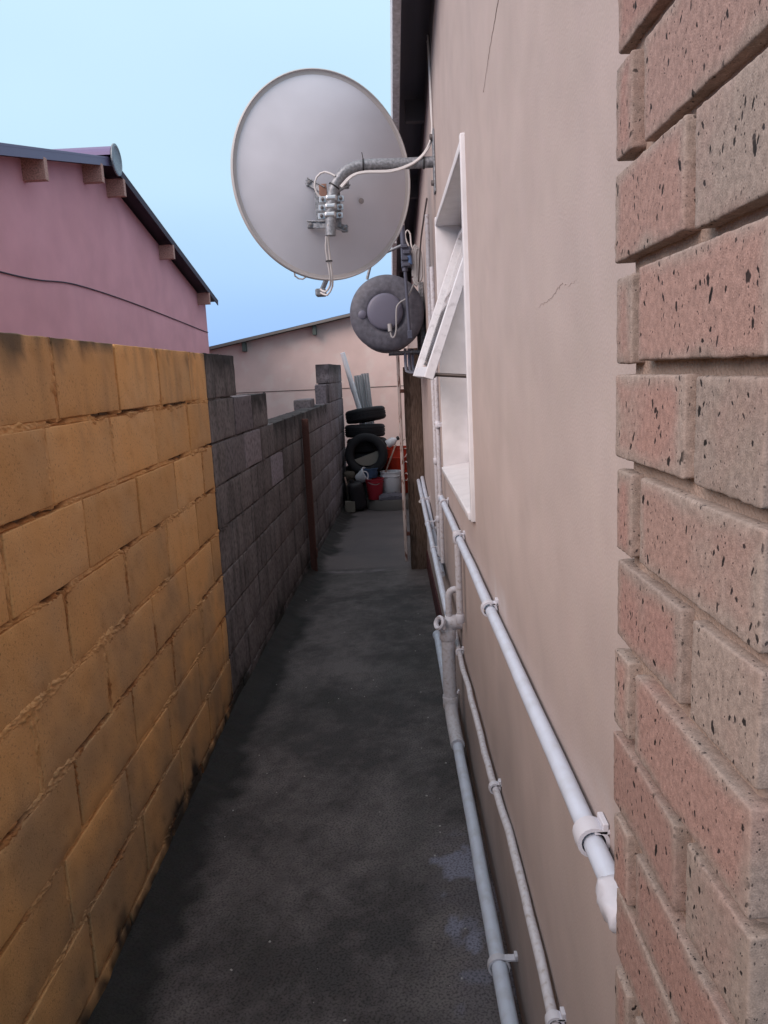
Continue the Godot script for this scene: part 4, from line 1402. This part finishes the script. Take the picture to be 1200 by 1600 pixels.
func clutter() -> void:
	var tm := make_tyre()
	var sc := Vector3(-0.31, -0.02, -9.70)
	var which := ["lowest", "second lowest", "third lowest", "fourth", "third from top", "second from top", "topmost"]
	for k in 7:
		var o := obj("tyre", tm, M.tyre)
		o.position = sc + Vector3(0.012 * sin(k * 2.1) + 0.006 * k - 0.02, 0.075 + 0.162 * k, 0.01 * cos(k * 1.7))
		o.rotation = Vector3(0.02 * sin(k * 1.3), k * 0.9, 0.0)
		if k == 6:
			o.rotation.z = 0.16
			o.position += Vector3(0.0, 0.035, 0)
		if k == 5:
			o.rotation.z = 0.05
			o.position.y += 0.008
		tag(o, "black tyre lying flat, %s of the stack at the far end" % which[k], "tyre", "tyres stacked at the end of the passage")
	var up := obj("tyre", tm, M.tyre)
	up.position = Vector3(-0.298, 0.615, -9.375)
	up.rotation = Vector3(PI / 2 - 0.13, 0, 0.12)
	up.scale = Vector3.ONE * 1.02
	tag(up, "black tyre propped upright in front of the stack of tyres", "tyre", "tyres stacked at the end of the passage")
	var bl := mb()
	rbox(bl, Vector3(-0.31, 0.165, -9.40), Vector3(0.36, 0.37, 0.12), 0.01, 0.06, 0.004)
	tag(obj("support_block", bl.commit(), mat(lin(0.08, 0.075, 0.07), 0.9)), "dark concrete block under the upright tyre behind the buckets", "block")
	var frag := mb()
	var shard := PackedVector3Array()
	for k in 14:
		var a := lerpf(-2.75, -0.35, k / 13.0)
		shard.append(Vector3(cos(a) * 0.155, sin(a) * 0.13, 0))
	for k in 13:
		var a := shard[k]
		var b := shard[k + 1]
		var m0 := Vector3(a.x, lerpf(-0.055, 0.045, (a.x + 0.15) / 0.30), 0.0)
		var m1 := Vector3(b.x, lerpf(-0.055, 0.045, (b.x + 0.15) / 0.30), 0.0)
		var dz := Vector3(0, 0, 0.03)
		if a.y < m0.y or b.y < m1.y:
			quad(frag, a + dz, b + dz, m1 + dz, m0 + dz)
			quad(frag, a, m0, m1, b)
			quad(frag, a, b, b + dz, a + dz)
			quad(frag, m0 + dz, m1 + dz, m1, m0)
	var fo := obj("concrete_shard", frag.commit(), mat(lin(0.30, 0.27, 0.24), 0.9, 0, null, null))
	fo.position = Vector3(-0.298, 0.61, -9.40)
	tag(fo, "pale broken concrete shard lying inside the upright tyre", "rubble")
	# long things leaning behind the tyres
	var pv := mb()
	rod(pv, Vector3(-0.10, -0.01, -10.02), Vector3(-0.540, 1.82, -9.84), 0.030, 18)
	rod(pv, Vector3(-0.452, 1.454, -9.8765), Vector3(-0.425, 1.342, -9.887), 0.0345, 18)
	tag(obj("white_pole", pv.commit(), mat(lin(0.80, 0.80, 0.84), 0.4)), "white plastic pole leaning behind the tyres against the grey wall", "pole")
	for q in [[-0.375, 1.56, 0.0, "leftmost grey metal sheet strip behind the tyres"], [-0.285, 1.58, 0.05, "grey metal sheet strip right of the leaning white pole"]]:
		var s := mb()
		var w := 0.10
		sheet(s, 24, 2, func(i, j):
			return Vector3(lerpf(-w * 0.5, w * 0.5, i / 24.0), lerpf(0.0, q[1], j / 2.0), 0.010 * sin(i * TAU / 8.0)))
		sheet(s, 24, 2, func(i, j):
			return Vector3(lerpf(w * 0.5, -w * 0.5, i / 24.0), lerpf(0.0, q[1], j / 2.0), 0.010 * sin((24 - i) * TAU / 8.0) - 0.003))
		var o := obj("sheet_strip", s.commit(), M.sheet_metal)
		o.position = Vector3(q[0] + 0.09, -0.015, -10.12 - q[2])
		o.rotation = Vector3(0.04, 0, 0.06)
		tag(o, q[3], "metal sheet", "sheet strips behind the tyres")
	# buckets and tubs
	var slab := mb()
	lathe(slab, [Vector2(0.0, -0.03), Vector2(0.30, -0.03), Vector2(0.31, -0.02), Vector2(0.31, 0.085), Vector2(0.30, 0.098), Vector2(0.0, 0.10)], 40, Transform3D(Basis.IDENTITY, Vector3(-0.02, 0, -9.38)))
	tag(obj("concrete_slab", slab.commit(), mat(lin(0.17, 0.15, 0.14), 0.9)), "low round concrete slab under the buckets at the far end", "slab")
	var rb := thing("red_bucket", "red plastic bucket with a broom handle leaning out", "bucket", Vector3(-0.215, 0.10, -9.22))
	obj("pail", bucket_mesh(0.082, 0.106, 0.245), M.red, rb)
	obj("handle", wire([Vector3(-0.106, 0.225, 0), Vector3(-0.05, 0.20, 0.10), Vector3(0.03, 0.185, 0.113), Vector3(0.106, 0.225, 0)], 0.004), M.cable_grey, rb)
	var bs := obj("broom_stick", pipe(Vector3(-0.20, 0.14, -9.24), Vector3(0.055, 0.70, -9.50), 0.010, 10), M.stick)
	tag(bs, "thin wooden stick slanting from the red bucket to the gate", "stick")
	var wb := thing("white_bucket", "white plastic tub with dirty side on the concrete slab", "bucket", Vector3(-0.02, 0.10, -9.36))
	obj("pail", bucket_mesh(0.105, 0.125, 0.305), M.plastic_white, wb)
	obj("handle", wire([Vector3(-0.125, 0.28, 0), Vector3(-0.08, 0.24, 0.10), Vector3(0.08, 0.24, 0.10), Vector3(0.125, 0.28, 0)], 0.004), M.cable_grey, wb)
	var rag := mb()
	sheet(rag, 22, 16, func(i, j):
		var u: float = i / 22.0 - 0.5
		var v: float = j / 16.0 - 0.5
		var fall: float = maxf(0.0, absf(u) * 2.0 - 0.6) * 0.05 + maxf(0.0, -v * 2.0 - 0.4) * 0.05
		return Vector3(-0.02 + u * 0.30, 0.165 - fall + 0.022 * n3(Vector3(u, 0, v), 5.0), -9.16 - v * 0.12))
	sheet(rag, 22, 4, func(i, j):
		var u: float = i / 22.0 - 0.5
		var fall: float = maxf(0.0, absf(u) * 2.0 - 0.6) * 0.05 + 0.03
		return Vector3(-0.02 + u * 0.30, lerpf(0.102, 0.165 - fall + 0.022 * n3(Vector3(u, 0, -0.5), 5.0), j / 4.0), -9.095 + 0.006 * sin(u * 30.0)))
	tag(obj("grey_rag", rag.commit(), M.cloth), "dark grey cloth heaped on the slab beside the red bucket", "cloth")
	var ob := thing("orange_bin", "orange red plastic bin behind the white tub", "bin", Vector3(0.055, -0.01, -9.72))
	obj("tub", bucket_mesh(0.16, 0.20, 0.66), M.orange, ob)
	obj("band", one(func(s): lathe(s, [Vector2(0.186, 0.36), Vector2(0.192, 0.365), Vector2(0.193, 0.385), Vector2(0.187, 0.39)], 32)), M.orange, ob)
	var bb := thing("blue_tub", "small dull blue tub between the tyre and the red bucket", "bucket", Vector3(-0.265, 0.345, -9.31))
	obj("tub", bucket_mesh(0.085, 0.10, 0.115), M.blue, bb)
	obj("rim", one(func(s): lathe(s, [Vector2(0.098, 0.108), Vector2(0.110, 0.108), Vector2(0.110, 0.117), Vector2(0.098, 0.117)], 32)), M.blue, bb)
	# black container lying askew
	var bc := thing("black_container", "black plastic container leaning by the grey wall's far end", "container", Vector3(-0.425, 0.0, -9.16))
	var lean := Transform3D(Basis.from_euler(Vector3(0.1, 0.2, 0.16)), Vector3(0, 0.16, 0))
	obj("body", rough(Vector3.ZERO, Vector3(0.185, 0.34, 0.17), 0.055, 0.03, 0.006, null, lean, 9.0), M.black_plastic, bc)
	var bn := mb()
	rod(bn, lean * Vector3(-0.03, 0.165, 0), lean * Vector3(-0.03, 0.20, 0), 0.025)
	obj("neck", bn.commit(), M.black_plastic, bc)
	var tw := thing("white_pail", "tipped white pail with curved handle on top of the black container", "bucket", Vector3(-0.415, 0.335, -9.27))
	var pm := obj("pail", bucket_mesh(0.055, 0.085, 0.14), M.plastic_white, tw)
	pm.rotation = Vector3(0.5, 0, -1.0)
	obj("handle", wire([Vector3(0.02, 0.06, 0.05), Vector3(0.08, 0.10, 0.06), Vector3(0.125, 0.075, 0.06), Vector3(0.12, 0.0, 0.06), Vector3(0.10, -0.03, 0.05)], 0.007), M.plastic_white, tw)
	var fold := mb()
	rbox(fold, Vector3(-0.505, 0.385, -9.30), Vector3(0.13, 0.10, 0.14), 0.04, 0.03, 0.02, null, Transform3D.IDENTITY, 12.0)
	rbox(fold, Vector3(-0.505, 0.165, -9.31), Vector3(0.10, 0.36, 0.10), 0.02, 0.06, 0.01)
	tag(obj("canvas_sack", fold.commit(), mat(lin(0.10, 0.085, 0.07), 0.95)), "brownish sack bunched between the grey wall and the white pail", "sack")
	tag(obj("half_block", rough(Vector3(-0.508, 0.045, -9.10), Vector3(0.115, 0.125, 0.12), 0.006, 0.03, 0.004), mat(lin(0.19, 0.175, 0.15), 0.95)), "small beige half block on the path by the grey wall", "block")
	tag(obj("leaning_stick", pipe(Vector3(-0.495, 0.105, -9.14), Vector3(-0.560, 0.38, -9.20), 0.009, 8), M.stick), "short pale stick leaning from the half block to the grey wall", "stick")
	var bo := thing("white_bottle", "white plastic bottle wedged at the right of the tyre stack", "bottle", Vector3(-0.005, 0.65, -9.55))
	var bm := mb()
	lathe(bm, [Vector2(0.0, 0.0), Vector2(0.045, 0.0), Vector2(0.05, 0.01), Vector2(0.05, 0.09), Vector2(0.02, 0.125), Vector2(0.018, 0.14), Vector2(0.0, 0.14)], 20, Transform3D(Basis.from_euler(Vector3(0, 0, -1.1)), Vector3(-0.045, 0.055, 0)))
	obj("body", bm.commit(), M.plastic_white, bo)
	obj("cap", one(func(s): rod(s, Vector3(0.075, 0.118, 0), Vector3(0.105, 0.133, 0), 0.024, 14)), M.black_plastic, bo)

# ---------------------------------------------------------------- litter
func small_things() -> void:
	var mm := MultiMesh.new()
	mm.transform_format = MultiMesh.TRANSFORM_3D
	mm.mesh = rough(Vector3.ZERO, Vector3(0.010, 0.004, 0.008), 0.0018, 0.004, 0.002, null, Transform3D.IDENTITY, 300.0)
	mm.mesh.surface_set_material(0, M.debris)
	var r := RandomNumberGenerator.new()
	r.seed = 42
	mm.instance_count = 60
	for i in 60:
		var z := -1.3 - 5.2 * pow(r.randf(), 1.3)
		var x := r.randf_range(-0.66, 0.17)
		if r.randf() < 0.45:
			x = r.randf_range(0.0, 0.18)
		var s := r.randf_range(0.2, 0.75)
		mm.set_instance_transform(i, Transform3D(Basis.from_euler(Vector3(r.randf_range(-0.2, 0.2), r.randf() * TAU, 0)).scaled(Vector3(s, s, s)), Vector3(x, path_y(x, z) + 0.0015 * s, z)))
	var mi := MultiMeshInstance3D.new()
	mi.name = "grit"
	mi.multimesh = mm
	add_child(mi)
	kind(mi, "stuff")
	tag(mi, "pale grit and paint flakes scattered over the path", "grit")
